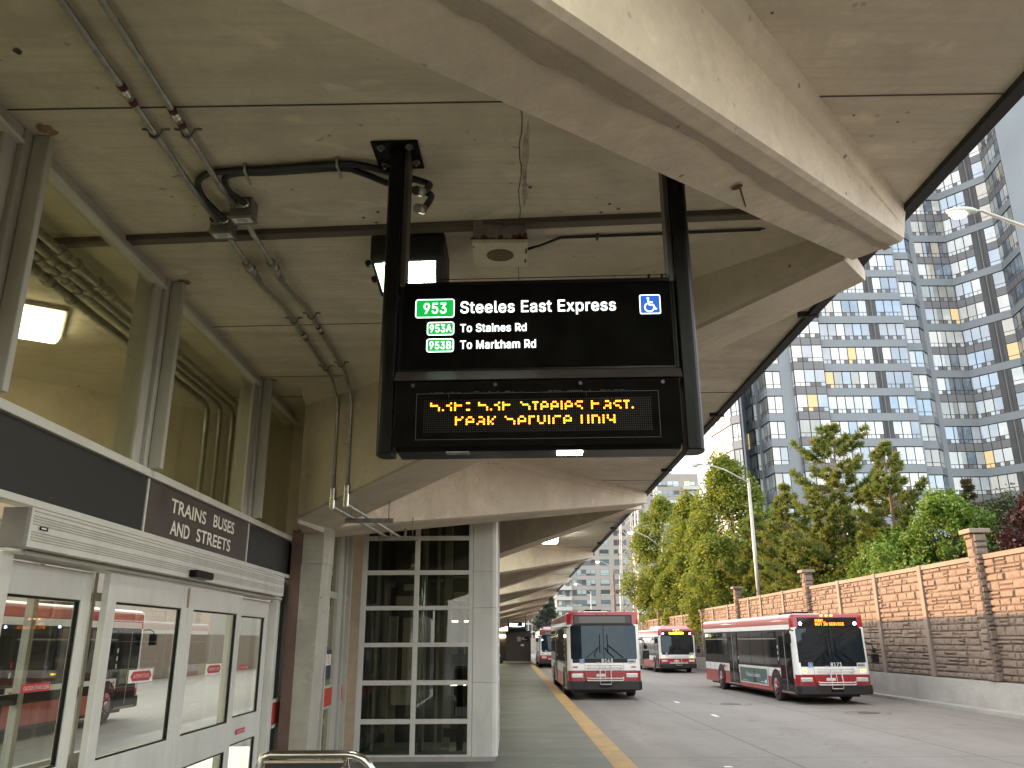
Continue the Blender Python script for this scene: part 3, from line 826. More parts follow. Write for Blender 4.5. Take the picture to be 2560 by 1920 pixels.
# ------------------------------------------------------------------ glass lift shaft
lf = thing('lift_shaft', 'glass lift shaft framed by a light grey grid at the platform', 'lift', (-1.3, 14.2, .2))
EY = 13.3
g = W(lf); g.box(-2.36, -.24, EY - .03, 15.4, .2, .26); g.build('base', M['curb'], lf)
RAILZ = [(.26, .285), (.715, .785), (1.265, 1.335), (1.82, 1.885), (2.37, 2.435), (2.91, 2.98), (3.45, 3.52), (4.0, 4.07)]
g = W(lf)
for x0, x1 in ((-2.36, -2.28), (-1.525, -1.45), (-.665, -.595)): g.box(x0, x1, EY, EY + .09, .262, 4.39)
for z0, z1 in RAILZ:
    g.box(-2.28, -1.525, EY + .003, EY + .085, z0, z1); g.box(-1.45, -.665, EY + .003, EY + .085, z0, z1)
g.build('front_grid', M['alu_white'], lf, bevel=.005)
g = W(lf)
for y0 in (14.25, 15.3): g.box(-.285, -.205, y0, y0 + .08, .262, 4.39)
for z0, z1 in RAILZ: g.box(-.28, -.21, EY + .28, 14.25, z0, z1); g.box(-.28, -.21, 14.33, 15.3, z0, z1)
g.build('side_grid', M['alu_white'], lf, bevel=.005)
g = W(lf)
for z0, z1 in ((.262, 1.3), (1.304, 2.4), (2.404, 2.95), (2.954, 4.39)):
    g.prism([(-.59, EY - .005), (-.285, EY - .005), (-.235, EY + .012), (-.205, EY + .06), (-.205, EY + .275), (-.59, EY + .275)], z0, z1)
g.build('corner_panel', M['alu_white'], lf)
g = W(lf); g.box(-2.28, -.665, EY + .05, EY + .058, .29, 4.38); g.box(-.25, -.243, EY + .28, 15.3, .29, 4.38); g.build('pane', M['glass_dark'], lf)
g = W(lf); g.box(-2.36, -.3, 15.2, 15.25, .26, 4.38); g.box(-2.36, -2.31, EY + .3, 15.2, .26, 4.38); g.build('back_wall', M['dark'], lf)
g = W(lf)
g.box(-2.0, -1.86, 14.0, 14.1, .3, 2.3); g.box(-1.88, -1.5, 14.9, 15.1, 1.25, 2.3, 1); g.box(-1.1, -.98, 14.0, 14.15, .3, 4.3)
for x in (-2.18, -1.40, -1.2): g.box(x, x + .04, 13.75, 13.8, .3, 4.3)
g.cyl((-1.40, 13.55, .3), (-1.40, 13.55, 4.3), .032, n=12, m=2)
g.cyl((-.80, 13.7, .3), (-.80, 13.7, 2.35), .05, n=12, m=3)
g.box(-1.05, -.72, 13.65, 13.75, .5, .62, 3); g.box(-.98, -.75, 13.9, 14.1, 1.7, 2.2, 1); g.box(-1.9, -1.55, 13.8, 14.4, .95, 1.22, 4); g.box(-1.9, -1.5, 14.0, 14.5, 2.42, 2.62, 4); g.box(-.95, -.72, 14.0, 14.4, 2.55, 2.68, 4)
g.box(-1.75, -1.55, 13.8, 13.9, 2.7, 2.8, 1); g.cyl((-1.62, 13.85, 2.9), (-1.62, 13.85, 3.3), .05, n=10, m=2); g.box(-1.85, -1.5, 13.8, 14, 3.0, 3.04, 1); g.box(-.95, -.7, 13.85, 14, 2.9, 2.93, 1)
g.tube([(-1.0, 13.9, 1.05), (-.92, 13.9, 1.1), (-.88, 13.9, 1.0), (-.88, 13.9, .75)], .012, 8, 2)
g.build('machinery', [M['mid'], M['panelbeige'], M['steel'], M['black'], M['panelbeige']], lf)
g = W(lf); g.box(-1.0, -.72, 14.5, 14.52, 2.215, 2.24); g.box(-1.0, -.75, 14.4, 14.42, 1.205, 1.22); g.box(-.95, -.75, 14.3, 14.32, .50, .512); g.build('cab_light', glow('lift_cab_light', (1, .85, .5), 3.0), lf)

# ------------------------------------------------------------------ railing by the doors
rl = thing('handrail', 'stainless steel handrail loop with dark infill panel beside the doors', 'railing', (-1.1, 5.0, .2))
g = W(rl)
pts = [(-1.405, 5.0, .2), (-1.405, 5.0, 1.24), (-1.39, 5.0, 1.285), (-1.35, 5.0, 1.30)] + [(-.92, 5.0, 1.30)] + [(-.92 + .17 * sin(a), 5.0, 1.13 + .17 * cos(a)) for a in [radians(q) for q in range(15, 91, 15)]] + [(-.75, 5.0, .2)]
g.tube(pts, .022, 14); g.build('rail', M['steel'], rl)
g = W(rl); g.cyl((-.915, 5.0, .2), (-.915, 5.0, 1.285), .016, n=12); g.build('post', M['steel'], rl)
g = W(rl); g.box(-1.375, -.945, 4.992, 5.008, .35, 1.256); g.build('infill_panel', M['soot'], rl)
g = W(rl); g.box(-1.385, -.935, 4.985, 5.015, 1.258, 1.270); g.box(-1.385, -1.373, 4.985, 5.015, .35, 1.235); g.box(-.947, -.935, 4.985, 5.015, .35, 1.235); g.build('panel_trim', M['tan'], rl)

# ------------------------------------------------------------------ hanging departure sign
SX, SY, SZ = .137, 3.80, 4.40
sg = thing('departure_sign', 'black hanging bus bay sign reading 953 Steeles East Express above an amber dot display', 'sign', (SX, SY, SZ), -atan2(.04, 1))
def S(): return MB(MT(-SX, 0, -SZ))
MS = MT(-SX, 0, -SZ)
ic_mats = None
def wheelchair(Mx_, s, mats, name, parent):
    """square accessibility symbol, side s, in the local x-z plane facing -y"""
    g = MB(Mx_)
    def rsq(h, r, y, m):
        ps = []
        for cx, cz, a0 in ((h - r, h - r, 0), (-h + r, h - r, 90), (-h + r, -h + r, 180), (h - r, -h + r, 270)):
            for k in range(5):
                a = radians(a0 + k * 22.5); ps.append((cx + r * cos(a), y, cz + r * sin(a)))
        g.face(list(reversed(ps)), m)
    rsq(s * .5, s * .08, 0, 0); rsq(s * .455, s * .06, -.0006 - s * .004, 1)
    y = -.0012 - s * .008
    g.disc((-s * .09, y, s * .30), (1, 0, 0), (0, 0, 1), s * .06, 12, 0)
    g.ribbon([(-s * .08, s * .22), (-s * .06, -s * .03), (s * .15, -s * .03), (s * .24, -s * .26), (s * .31, -s * .23)], s * .065, 0, y)
    g.ribbon([(-s * .06, s * .10), (s * .13, s * .10)], s * .055, 0, y)
    arc = [(-s * .04 + s * .22 * cos(a), -s * .16 + s * .22 * sin(a)) for a in [radians(q) for q in range(118, 381, 15)]]
    g.ribbon(arc, s * .06, 0, y)
    return g.build(name, mats, parent)
# posts: plates rounded on the outside
for sx, xo, xi in ((-1, -.64, -.555), (1, .914, .822)):
    g = S()
    d = (xo - xi)
    prof = [(xi, -.075), (xi + d * .55, -.075)] + [(xi + d * (.55 + .45 * sin(a)), -.075 * cos(a)) for a in [radians(q) for q in range(20, 161, 20)]] + [(xi + d * .55, .075), (xi, .075)]
    if sx > 0: prof = list(reversed(prof))
    g.prism([(p[0], p[1]) for p in reversed(prof)], 2.742, 4.386)
    g.box(min(xi, xi - sx * .03), max(xi, xi - sx * .03), -.05, .06, 3.60, 4.386, 1)
    g.build('post', [M['black'], M['hood']], sg, bevel=.006)
    g = S(); cx = (xo + xi) / 2
    g.box(cx - .125, cx + .125, -.13, .135, 4.386, 4.398); pl = g.build('ceiling_plate', M['black'], sg, bevel=.02)
    g = S()
    for dx, dy in ((-.075, -.09), (.075, -.09), (-.085, .08), (.09, .06)): g.cyl((cx + dx, dy, 4.386), (cx + dx, dy, 4.376), .022, n=12); g.cyl((cx + dx, dy, 4.376), (cx + dx, dy, 4.358), .009, n=6)
    g.build('bolt', M['galv_dark'], pl)
g = S(); g.box(-.552, .819, -.03, .10, 3.150, 3.625); g.build('sign_case', M['black'], sg, bevel=.008)
g = S(); g.box(-.530, .797, -.034, -.0305, 3.168, 3.605); fp = g.build('sign_face', M['black_face'], sg)
g = S(); g.box(-.552, .819, -.042, -.0345, 3.606, 3.622); g.box(-.552, -.538, -.040, -.0345, 3.155, 3.603); g.box(.805, .819, -.040, -.0345, 3.155, 3.603); g.build('face_trim', M['black'], sg, bevel=.003)
def rrect(g, x0, x1, z0, z1, r, y, m):
    ps = []
    for cx, cz, a0 in ((x1 - r, z1 - r, 0), (x0 + r, z1 - r, 90), (x0 + r, z0 + r, 180), (x1 - r, z0 + r, 270)):
        for k in range(5):
            a = radians(a0 + k * 22.5); ps.append((cx + r * cos(a), y, cz + r * sin(a)))
    g.face(list(reversed(ps)), m)
for x0, x1, z0, z1, tx, tw, tz, th in ((-.470, -.274, 3.433, 3.534, '953', .112, 3.455, .056), (-.409, -.274, 3.340, 3.411, '953A', .106, 3.3555, .040), (-.410, -.274, 3.252, 3.323, '953B', .106, 3.267, .040)):
    g = S(); rrect(g, x0, x1, z0, z1, .014, -.0355, 0); e = .0055; rrect(g, x0 + e, x1 - e, z0 + e, z1 - e, .009, -.0365, 1)
    b = g.build('route_badge', [M['lettering'], M['green']], fp)
    text_part('lettering', tx, tw, th, MS @ MT((x0 + x1) / 2 - tw / 2, -.0375, tz), M['lettering'], b, bold=0, fat=.035, font=FNT, spacing=1.05)
text_part('lettering', 'Steeles East Express', .768, .078, MS @ MT(-.245, -.0365, 3.438), M['lettering'], fp, bold=0, fat=.035, font=FNT, spacing=1.05)
text_part('lettering', 'To Staines Rd', .325, .042, MS @ MT(-.244, -.0365, 3.354), M['lettering'], fp, fat=.055, font=FNT, spacing=1.06)
text_part('lettering', 'To Markham Rd', .369, .042, MS @ MT(-.243, -.0365, 3.266), M['lettering'], fp, fat=.055, font=FNT, spacing=1.06)
wheelchair(MS @ MT(.694, -.036, 3.484), .103, [M['lettering'], M['blue']], 'accessible_symbol', fp)
# sloped hood and dot display
g = S(); g.hexa([(-.548, -.128, 3.080), (.814, -.128, 3.080), (.814, .11, 3.080), (-.548, .11, 3.080)], [(-.552, -.06, 3.146), (.819, -.06, 3.146), (.819, .11, 3.146), (-.552, .11, 3.146)]); g.build('hood', M['hood'], sg, bevel=.004)
g = S(); g.box(-.540, .800, -.115, .11, 2.800, 3.077); g.hexa([(-.535, -.06, 2.748), (.795, -.06, 2.748), (.795, .11, 2.748), (-.535, .11, 2.748)], [(-.540, -.115, 2.799), (.800, -.115, 2.799), (.800, .11, 2.799), (-.540, .11, 2.799)])
dc = g.build('display_case', M['black'], sg, bevel=.004)
g = S(); g.box(-.536, .796, -.121, -.116, 2.760, 3.072); g.build('display_door', M['black_face'], dc)
g = S()
for x in (-.455, -.065, .335, .72): g.cyl((x, -.1215, 3.055), (x, -.125, 3.055), .009, n=12)
g.build('screw', M['hood'], dc)
g = S()
for a in ((-.437, .697, 2.790, 2.7925), (-.437, .697, 3.012, 3.0145), (-.437, -.4345, 2.7925, 3.012), (.6945, .697, 2.7925, 3.012)): g.box(a[0], a[1], -.1225, -.1212, a[2], a[3])
for k in range(46):
    x = RNG.uniform(-.40, .66); g.box(x, x + RNG.uniform(.004, .02), -.1224, -.1213, 3.018, 3.018 + RNG.uniform(.001, .004))
for x in (-.285, .36): g.box(x, x + .0015, -.1224, -.1213, 2.99, 3.018)
g.build('scratched_edge', plain('scratched_paint', (.05, .045, .042), .6), dc)
FONT = {'5': '11111 10000 10000 11110 00001 00001 11110', '3': '01110 10001 00001 00110 00001 10001 01110', 'E': '11111 10000 10000 11110 10000 10000 11111',
        'S': '01111 10000 10000 01110 00001 00001 11110', 't': '010 010 111 010 010 010 001', 'e': '0000 0000 0110 1001 1111 1000 0111', 'l': '1 1 1 1 1 1 1', 's': '0000 0000 0111 1000 0110 0001 1110',
        'a': '0000 0000 0110 0001 0111 1001 0111', '.': '0 0 0 0 0 1 1', ':': '00 00 11 00 00 11 11', 'P': '1111 1001 1001 1110 1000 1000 1000', 'k': '1000 1000 1001 1010 1100 1010 1001', 'r': '000 000 111 100 100 100 100',
        'v': '0000 0000 1001 1001 1001 0110 0110', 'i': '1 0 1 1 1 1 1', 'c': '0000 0000 0111 1000 1000 1000 0111', 'O': '0110 1001 1001 1001 1001 1001 0110', 'n': '0000 0000 1110 1001 1001 1001 1001', 'y': '0000 0000 1001 1001 0111 0001 0110', ' ': '00 00 00 00 00 00 00'}
def led_cols(txt):
    cols = []
    for ch in txt:
        rows = FONT[ch].split()
        for c in range(len(rows[0])): cols.append([rows[r][c] == '1' for r in range(7)])
        cols.append([False] * 7)
    return cols
lit = S(); off = S()
PZ = .0108
for txt, x0, x1, ztop in (('53E: 53E Steeles East.', -.366, .583, 2.986), ('Peak Service Only', -.248, .497, 2.917)):
    cols = led_cols(txt); px = (x1 - x0) / (len(cols) - 1)
    for c, col in enumerate(cols):
        for r in range(2, 6):                      # the display shows only these dot rows lit
            if col[r]: lit.disc((x0 + c * px, -.1245, ztop - r * PZ), (1, 0, 0), (0, 0, 1), .0046, 8)
lit.F = [tuple(reversed(f)) for f in lit.F]
lit.build('lit_dots', M['led'], dc)
for r in range(15):
    for c in range(112):
        x, z = -.398 + c * .0095, 2.828 + r * .0108
        off.face([(x - .0018, -.1222, z - .0028), (x + .0018, -.1222, z - .0028), (x + .0018, -.1222, z + .0028), (x - .0018, -.1222, z + .0028)])
off.build('dot_matrix', M['leddim'], dc)
g = S(); g.box(-.30, -.19, -.07, -.02, 2.741, 2.7475); g.box(.22, .34, -.05, .02, 2.741, 2.7475, 1); g.build('light_port', [M['galv'], M['lens']], sg, bevel=.002)
g = S()
for z in (3.648, 3.664): g.cyl((-.525, .02, z), (.80, .02, z + .004), .0022, n=6)
for x in (.70, .765): g.cyl((x, .02, 3.645), (x + .006, .02, 3.67), .006, n=8)
g.build('stay_wire', M['black'], sg)

# ------------------------------------------------------------------ conduits, boxes, cables on the ceiling
def conduit(name, label, x, yb, k):
    root = thing(name, label, 'conduit', (x, yb, 4.4), 0, 'steel conduits along the ceiling')
    def WW(): return W(root)
    z = 4.368
    off = .035 if k == 0 else .03
    yB = 4.46 if k == 0 else 4.27
    g = WW(); g.tube([(x, -4, z), (x, 3.66, z), (x, 3.78, z + .004), (x + .01, 3.98, z - .02), (x + .03, yB, z - .035)], .0165, 12)
    yw = 8.34 - .9187 * (x + .07 + 2.16) - .026          # wall of the rib where the conduit turns down
    g.tube([(x + .035, yB + .1, z - .035), (x + .03, 5.02, z - .03), (x + .025, 5.36, z - .03), (x + .03, 5.5, z - .02), (x + .06, 5.85, z), (x + .06, yw - .36, z), (x + .06, yw - .29, z - .012), (x + .065, yw - .05, z - .14), (x + .07, yw, z - .22), (x + .075, yw, 3.33)], .0165, 12)
    g.build('pipe', M['galv'], root)
    y = 3.24 if k == 0 else 3.42
    for yy in (y, 6.45 - .15 * k):
        xx = x + (0 if yy < 5 else .06)
        g = WW(); g.cyl((xx, yy, z), (xx, yy + .07, z), .021, n=14); g.build('coupling', M['bright'], root)
        for a, b in ((-.035, -.001), (.071, .115)):
            g = WW(); g.cyl((xx, yy + a, z), (xx, yy + b, z), .0205, n=12); g.build('tape_band', M['maroon'], root)
    g = WW()
    g.tube([(x + .03, 5.02, z - .03), (x + .03, 5.05, z - .03)], .034, 6); g.tube([(x + .03, 5.052, z - .03), (x + .028, 5.30, z - .03)], [.031, .026], 14); g.tube([(x + .03, 5.10, z - .03), (x + .03, 5.12, z - .03)], .036, 14)
    g.build('expansion_fitting', M['galv'], root)
    for yy in (3.60, 6.15 - .1 * k, 7.35 - .1 * k):
        xx = x + (0 if yy < 5 else .06)
        g = WW(); g.tube([(xx - .07, yy, 4.398), (xx - .035, yy, 4.392), (xx - .022, yy, 4.355), (xx, yy, 4.343), (xx + .022, yy, 4.355), (xx + .035, yy, 4.392), (xx + .07, yy, 4.398)], .007, 6)
        g.build('strap', M['galv_dark'], root)
    # rectangular pull elbow and run beneath the rib
    g = WW(); g.box(x + .05, x + .10, yw - .035, yw + .018, 3.115, 3.335); g.build('pull_elbow', M['bright'], root, bevel=.012)
    g = WW(); g.tube([(x + .08, yw + .018, 3.145), (x + .27, 10.50 + .12 * k, 3.145), (x + .275, 10.55 + .12 * k, 3.17), (x + .275, 10.56 + .12 * k, 3.32)], .0165, 12); g.build('branch_pipe', M['galv'], root)
    return root
conduit('steel_conduit', 'galvanised ceiling conduit with maroon bands, the one nearer the entrance glass', -1.80, 3.0, 0)
conduit('steel_conduit', 'galvanised ceiling conduit with maroon bands, the one nearer the hanging sign', -1.635, 3.0, 1)
t = thing('conduit_hanger', 'grey strut hanger carrying two conduits under the rib', 'hanger', (-1.5, 9.0, 3.2))
g = W(t); g.box(-1.72, -1.22, 8.55, 8.59, 3.08, 3.125); g.cyl((-1.66, 8.57, 3.08), (-1.66, 8.57, 3.24), .006, n=6); g.cyl((-1.27, 8.57, 3.08), (-1.27, 8.57, 3.34), .006, n=6); g.build('strut', M['galv_dark'], t)
g = W(t); g.box(-1.62, -1.12, 10.1, 10.14, 3.08, 3.125); g.cyl((-1.2, 10.12, 3.08), (-1.2, 10.12, 3.36), .006, n=6); g.build('strut', M['galv_dark'], t)
for x, y, lab in ((-1.755, 4.46, 'small grey steel junction box with white label, the lower left of the pair'), (-1.575, 4.27, 'small grey steel junction box with white label, the upper right of the pair')):
    t = thing('junction_box', lab, 'junction box', (x, y, 4.4), radians(-4), 'junction boxes on the ceiling conduits')
    g = MB(); g.box(-.065, .065, 0, .10, -.115, -.002); g.box(-.05, .05, -.02, 0, -.08, -.04, 1); g.build('box_body', [M['galv_dark'], M['galv']], t, bevel=.004)
    g = MB(); g.box(-.07, .07, -.004, .104, -.128, -.117); l = g.build('cover', M['galv_dark'], t)
    g = MB(); g.box(-.055, .055, .02, .075, -.1325, -.129); g.build('label_plate', M['white'], l)
    g = MB()
    for q in range(3): g.box(-.03, .03, .03 + q * .014, .034 + q * .014, -.1334, -.1328)
    g.build('fine_print', M['black'], l)
    g = MB(); g.cyl((-.035, -.03, -.05), (-.035, -.002, -.05), .024, n=10); g.build('maroon_ring', M['maroon'], t)
    g = MB(); g.cyl((.035, -.035, -.06), (.035, -.002, -.06), .024, n=10); g.build('gland', M['bright'], t)
for k, (pts, lab) in enumerate((
    ([(-1.72, 4.43, 4.34), (-1.77, 4.22, 4.355), (-1.755, 4.07, 4.37), (-1.68, 3.985, 4.372), (-1.58, 3.955, 4.372), (-1.30, 3.93, 4.372), (-.93, 3.885, 4.372), (-.80, 3.90, 4.372), (-.62, 3.97, 4.36), (-.47, 4.02, 4.34), (-.44, 3.99, 4.30), (-.47, 3.92, 4.22)], 'black flexible conduit looping wide from the lower junction box to the sign post'),
    ([(-1.54, 4.24, 4.34), (-1.60, 4.13, 4.355), (-1.59, 4.03, 4.37), (-1.54, 3.985, 4.372), (-1.46, 3.97, 4.372), (-1.30, 3.965, 4.372), (-.93, 3.925, 4.372), (-.82, 3.97, 4.372), (-.67, 4.07, 4.36), (-.50, 4.12, 4.34), (-.44, 4.10, 4.30), (-.47, 4.0, 4.16)], 'black flexible conduit bending tightly from the upper junction box to the sign post'))):
    P = [Vector(p) for p in pts]; sm = []
    for i in range(len(P) - 1):
        p0, p1, p2, p3 = P[max(i - 1, 0)], P[i], P[i + 1], P[min(i + 2, len(P) - 1)]
        for q in range(5):
            u = q / 5
            sm.append(.5 * ((2 * p1) + (-p0 + p2) * u + (2 * p0 - 5 * p1 + 4 * p2 - p3) * u * u + (-p0 + 3 * p1 - 3 * p2 + p3) * u ** 3))
    sm.append(P[-1])
    t = thing('flexible_conduit', lab, 'cable', tuple(P[0]), 0, 'black flexible conduits feeding the sign')
    g = W(t); g.tube(sm, .0185, 12); g.build('hose', M['rubber'], t)
    g = W(t); g.tube([sm[-1], sm[-1] + Vector((-.03, -.05, -.02))], .026, 10); g.build('fitting', M['galv'], t)
t = thing('cable_clip', 'two small steel clips holding the black flexible conduits to the ceiling', 'clip', (-1.2, 3.95, 4.4))
for x, y in ((-1.445, 3.965), (-.93, 3.905)):
    g = W(t); g.tube([(x, y - .05, 4.398), (x, y - .045, 4.352), (x, y + .045, 4.350), (x + .005, y + .06, 4.330)], .008, 6); g.build('clip', M['galv'], t)

wl = thing('wall_light', 'dark box floodlight with glowing greenish lens behind the sign post', 'light fixture', (-.65, 4.9, 4.4))
g = W(wl); g.hexa([(-.885, 4.70, 4.205), (-.415, 4.66, 4.205), (-.41, 5.12, 4.13), (-.88, 5.16, 4.13)], [(-.89, 4.72, 4.398), (-.41, 4.68, 4.398), (-.41, 5.10, 4.398), (-.89, 5.14, 4.398)]); g.build('housing', M['soot'], wl, bevel=.025)
g = W(wl); g.face([(-.80, 4.735, 4.196), (-.80, 5.10, 4.137), (-.50, 5.08, 4.137), (-.47, 4.715, 4.196)]); g.build('lens', M['lens'], wl)
g = W(wl); g.face([(-.86, 4.75, 4.194), (-.85, 5.10, 4.137), (-.805, 5.10, 4.136), (-.805, 4.74, 4.194)]); g.build('side_lens', M['lensdim'], wl)
for y in (4.74, 4.98):
    g = W(wl); g.cyl((-.90, y, 4.2), (-.90, y + .03, 4.2), .02, n=10); g.build('hinge', M['soot'], wl)

sp = thing('ceiling_speaker', 'cream square ceiling speaker box with round grille and rust stains', 'speaker', (-.06, 4.72, 4.4))
g = W(sp); g.hexa([(-.225, 4.555, 4.262), (.105, 4.555, 4.262), (.105, 4.87, 4.262), (-.225, 4.87, 4.262)], [(-.225, 4.555, 4.398), (.105, 4.555, 4.398), (.105, 4.87, 4.398), (-.225, 4.87, 4.398)]); g.build('back_box', M['galv_dark'], sp)
g = W(sp); g.box(-.232, .112, 4.548, 4.885, 4.236, 4.261); fpn = g.build('face_plate', M['cream'], sp, bevel=.003)
g = W(sp); g.disc((-.06, 4.715, 4.2345), (1, 0, 0), (0, -1, 0), .088, 28); g.build('grille', M['grille'], fpn)
g = W(sp)
for k in range(1, 5):
    r = .018 * k
    for q in range(28):
        a, b = 2 * pi * q / 28, 2 * pi * (q + 1) / 28
        g.face([(-.06 + r * cos(a), 4.715 - r * sin(a), 4.2335), (-.06 + (r + .006) * cos(a), 4.715 - (r + .006) * sin(a), 4.2335), (-.06 + (r + .006) * cos(b), 4.715 - (r + .006) * sin(b), 4.2335), (-.06 + r * cos(b), 4.715 - r * sin(b), 4.2335)])
g.build('grille_ring', M['rust'], fpn)
g = W(sp)
for k in range(9): blot(g, RNG.uniform(.02, .10), 0, 0, .01, .01) if 0 else None
for k in range(14):
    x = -.22 + .32 * (k / 13) + RNG.uniform(-.01, .01); h = RNG.uniform(.008, .035) * (1.6 if x > .03 else 1)
    g.face([(x - .02, 4.5535, 4.263), (x + .02, 4.5535, 4.263), (x + .012, 4.5535, 4.263 + h), (x - .01, 4.5535, 4.263 + h * .8)])
blot(g, .103, 4.66, 4.2352, .006, .05, 14, 2); blot(g, .100, 4.80, 4.2352, .008, .03, 14, 3); blot(g, -.222, 4.6, 4.2352, .005, .02, 12, 4)
g.build('rust_patch', M['rust'], sp)
t = thing('speaker_cable', 'thin dark cable clipped to the ceiling from the speaker towards the rib', 'cable', (.11, 4.85, 4.38))
g = W(t)
for dz in (0, .018): g.tube([(.11, 4.84, 4.335 + dz * .5), (.2, 4.83, 4.36 + dz * .2), (.33, 4.78 - dz, 4.388), (.6, 4.76 - dz, 4.388), (1.0, 4.73 - dz, 4.388), (2.0, 4.645 - dz, 4.388)], .0055, 6)
g.build('wire', M['rubber'], t)
g = W(t); g.box(.56, .575, 4.73, 4.80, 4.38, 4.397); g.build('clip', M['rust'], t)
# a further lit fixture under the next canopy bay and one at the kiosk
for k in range(0, 6):
    o = PER * k - (9.9 if k == 0 else 0)  # the first light is out of view, added to brighten the ceiling
    t = thing('canopy_light', ['added unseen box light under the canopy bay behind the camera', 'lit box light under the second canopy bay', 'small lit light under the third canopy bay', 'tiny lit light under the fourth canopy bay', 'tiny lit light under the fifth canopy bay', 'farthest lit light under the sixth canopy bay'][k], 'light fixture', (.95, 10.2 + o, 4.4), 0, 'lights under the far canopy bays')
    g = W(t); g.box(.72, 1.17, 10.0 + o, 10.5 + o, 4.28, 4.398); g.build('housing', M['soot'], t, bevel=.02)
    g = W(t); g.hexa([(.76, 10.04 + o, 4.18), (1.13, 10.04 + o, 4.18), (1.13, 10.46 + o, 4.18), (.76, 10.46 + o, 4.18)], [(.74, 10.02 + o, 4.278), (1.15, 10.02 + o, 4.278), (1.15, 10.48 + o, 4.278), (.74, 10.48 + o, 4.278)]); g.build('lens', M['lens_far'], t)

# ------------------------------------------------------------------ kiosk at the far end of the platform
kx = thing('platform_kiosk', 'dark brown kiosk at the far end of the platform', 'kiosk', (.4, 71.5, .2))
g = W(kx); g.box(-.43, 1.61, 70, 73, .36, 2.62); g.box(-2.6, -.432, 71.2, 73, .36, 2.62); g.build('wall', M['kiosk'], kx)
g = W(kx); g.box(-2.7, 1.63, 69.95, 73.05, 2.622, 2.70); g.build('roof', M['black'], kx)
g = W(kx); g.box(-.45, 1.64, 69.97, 73, .2, .358); g.build('plinth', M['curb'], kx)
g = W(kx); g.box(-1.15, -.45, 71.0, 71.19, 2.19, 2.40); g.build('wall_lamp', glow('kiosk_lamp', (1, .93, .45), 5.0), kx, bevel=.04)
g = W(kx); g.box(.5, 1.47, 69.97, 69.995, 1.90, 2.24); mp = g.build('notice', M['black'], kx)
g = W(kx); g.box(.5, .80, 69.955, 69.968, 1.90, 2.24); g.build('map_sheet', M['tan'], mp)
g = W(kx)
for z in (2.15, 2.08, 2.0): g.box(.85, 1.1 + (.2 if z == 2.0 else 0), 69.96, 69.968, z, z + .03)
g.build('notice_print', M['white'], mp)
g = W(kx); g.box(.79, 1.06, 69.98, 69.997, 1.52, 1.67); g.build('small_plate', M['white'], kx, bevel=.004)
t = thing('bay_sign', 'small hanging bus bay sign with three white lines above the kiosk', 'sign', (.5, 66, 4.4))
q = 66 / 70
g = W(t); g.box(-.22, 1.12, 66, 66.15, 2.62, 3.30); g.box(-.25, -.20, 66, 66.15, 2.58, 4.39); g.box(1.10, 1.15, 66, 66.15, 2.58, 4.39); g.build('case', M['black'], t)
g = W(t)
for z, x1 in ((3.16, .55), (3.06, .50), (2.95, .82)): g.box(.12, x1, 65.985, 65.998, z, z + .055)
g.box(-.11, .09, 65.985, 65.998, 2.97, 3.23)
g.build('lettering', M['lettering'], t)
g = W(t); g.box(.88, 1.03, 65.985, 65.998, 2.98, 3.23); g.build('symbol', glow('pale_blue_symbol', (.5, .8, 1), 1.0), t)
g = W(t); g.box(-.22, 1.12, 65.95, 65.998, 2.86, 2.885); g.build('hood', M['galv_dark'], t)
t = thing('rubbish_bag', 'small dark rubbish bag on the platform beside the kiosk', 'bag', (-.85, 69, .2))
g = MB(); g.ell((0, 0, .28), .24, .22, .3, 12, 8); g.ell((-.08, 0, .6), .08, .07, .12, 8, 5, 1); g.build('bag', [M['dark'], M['white']], t)

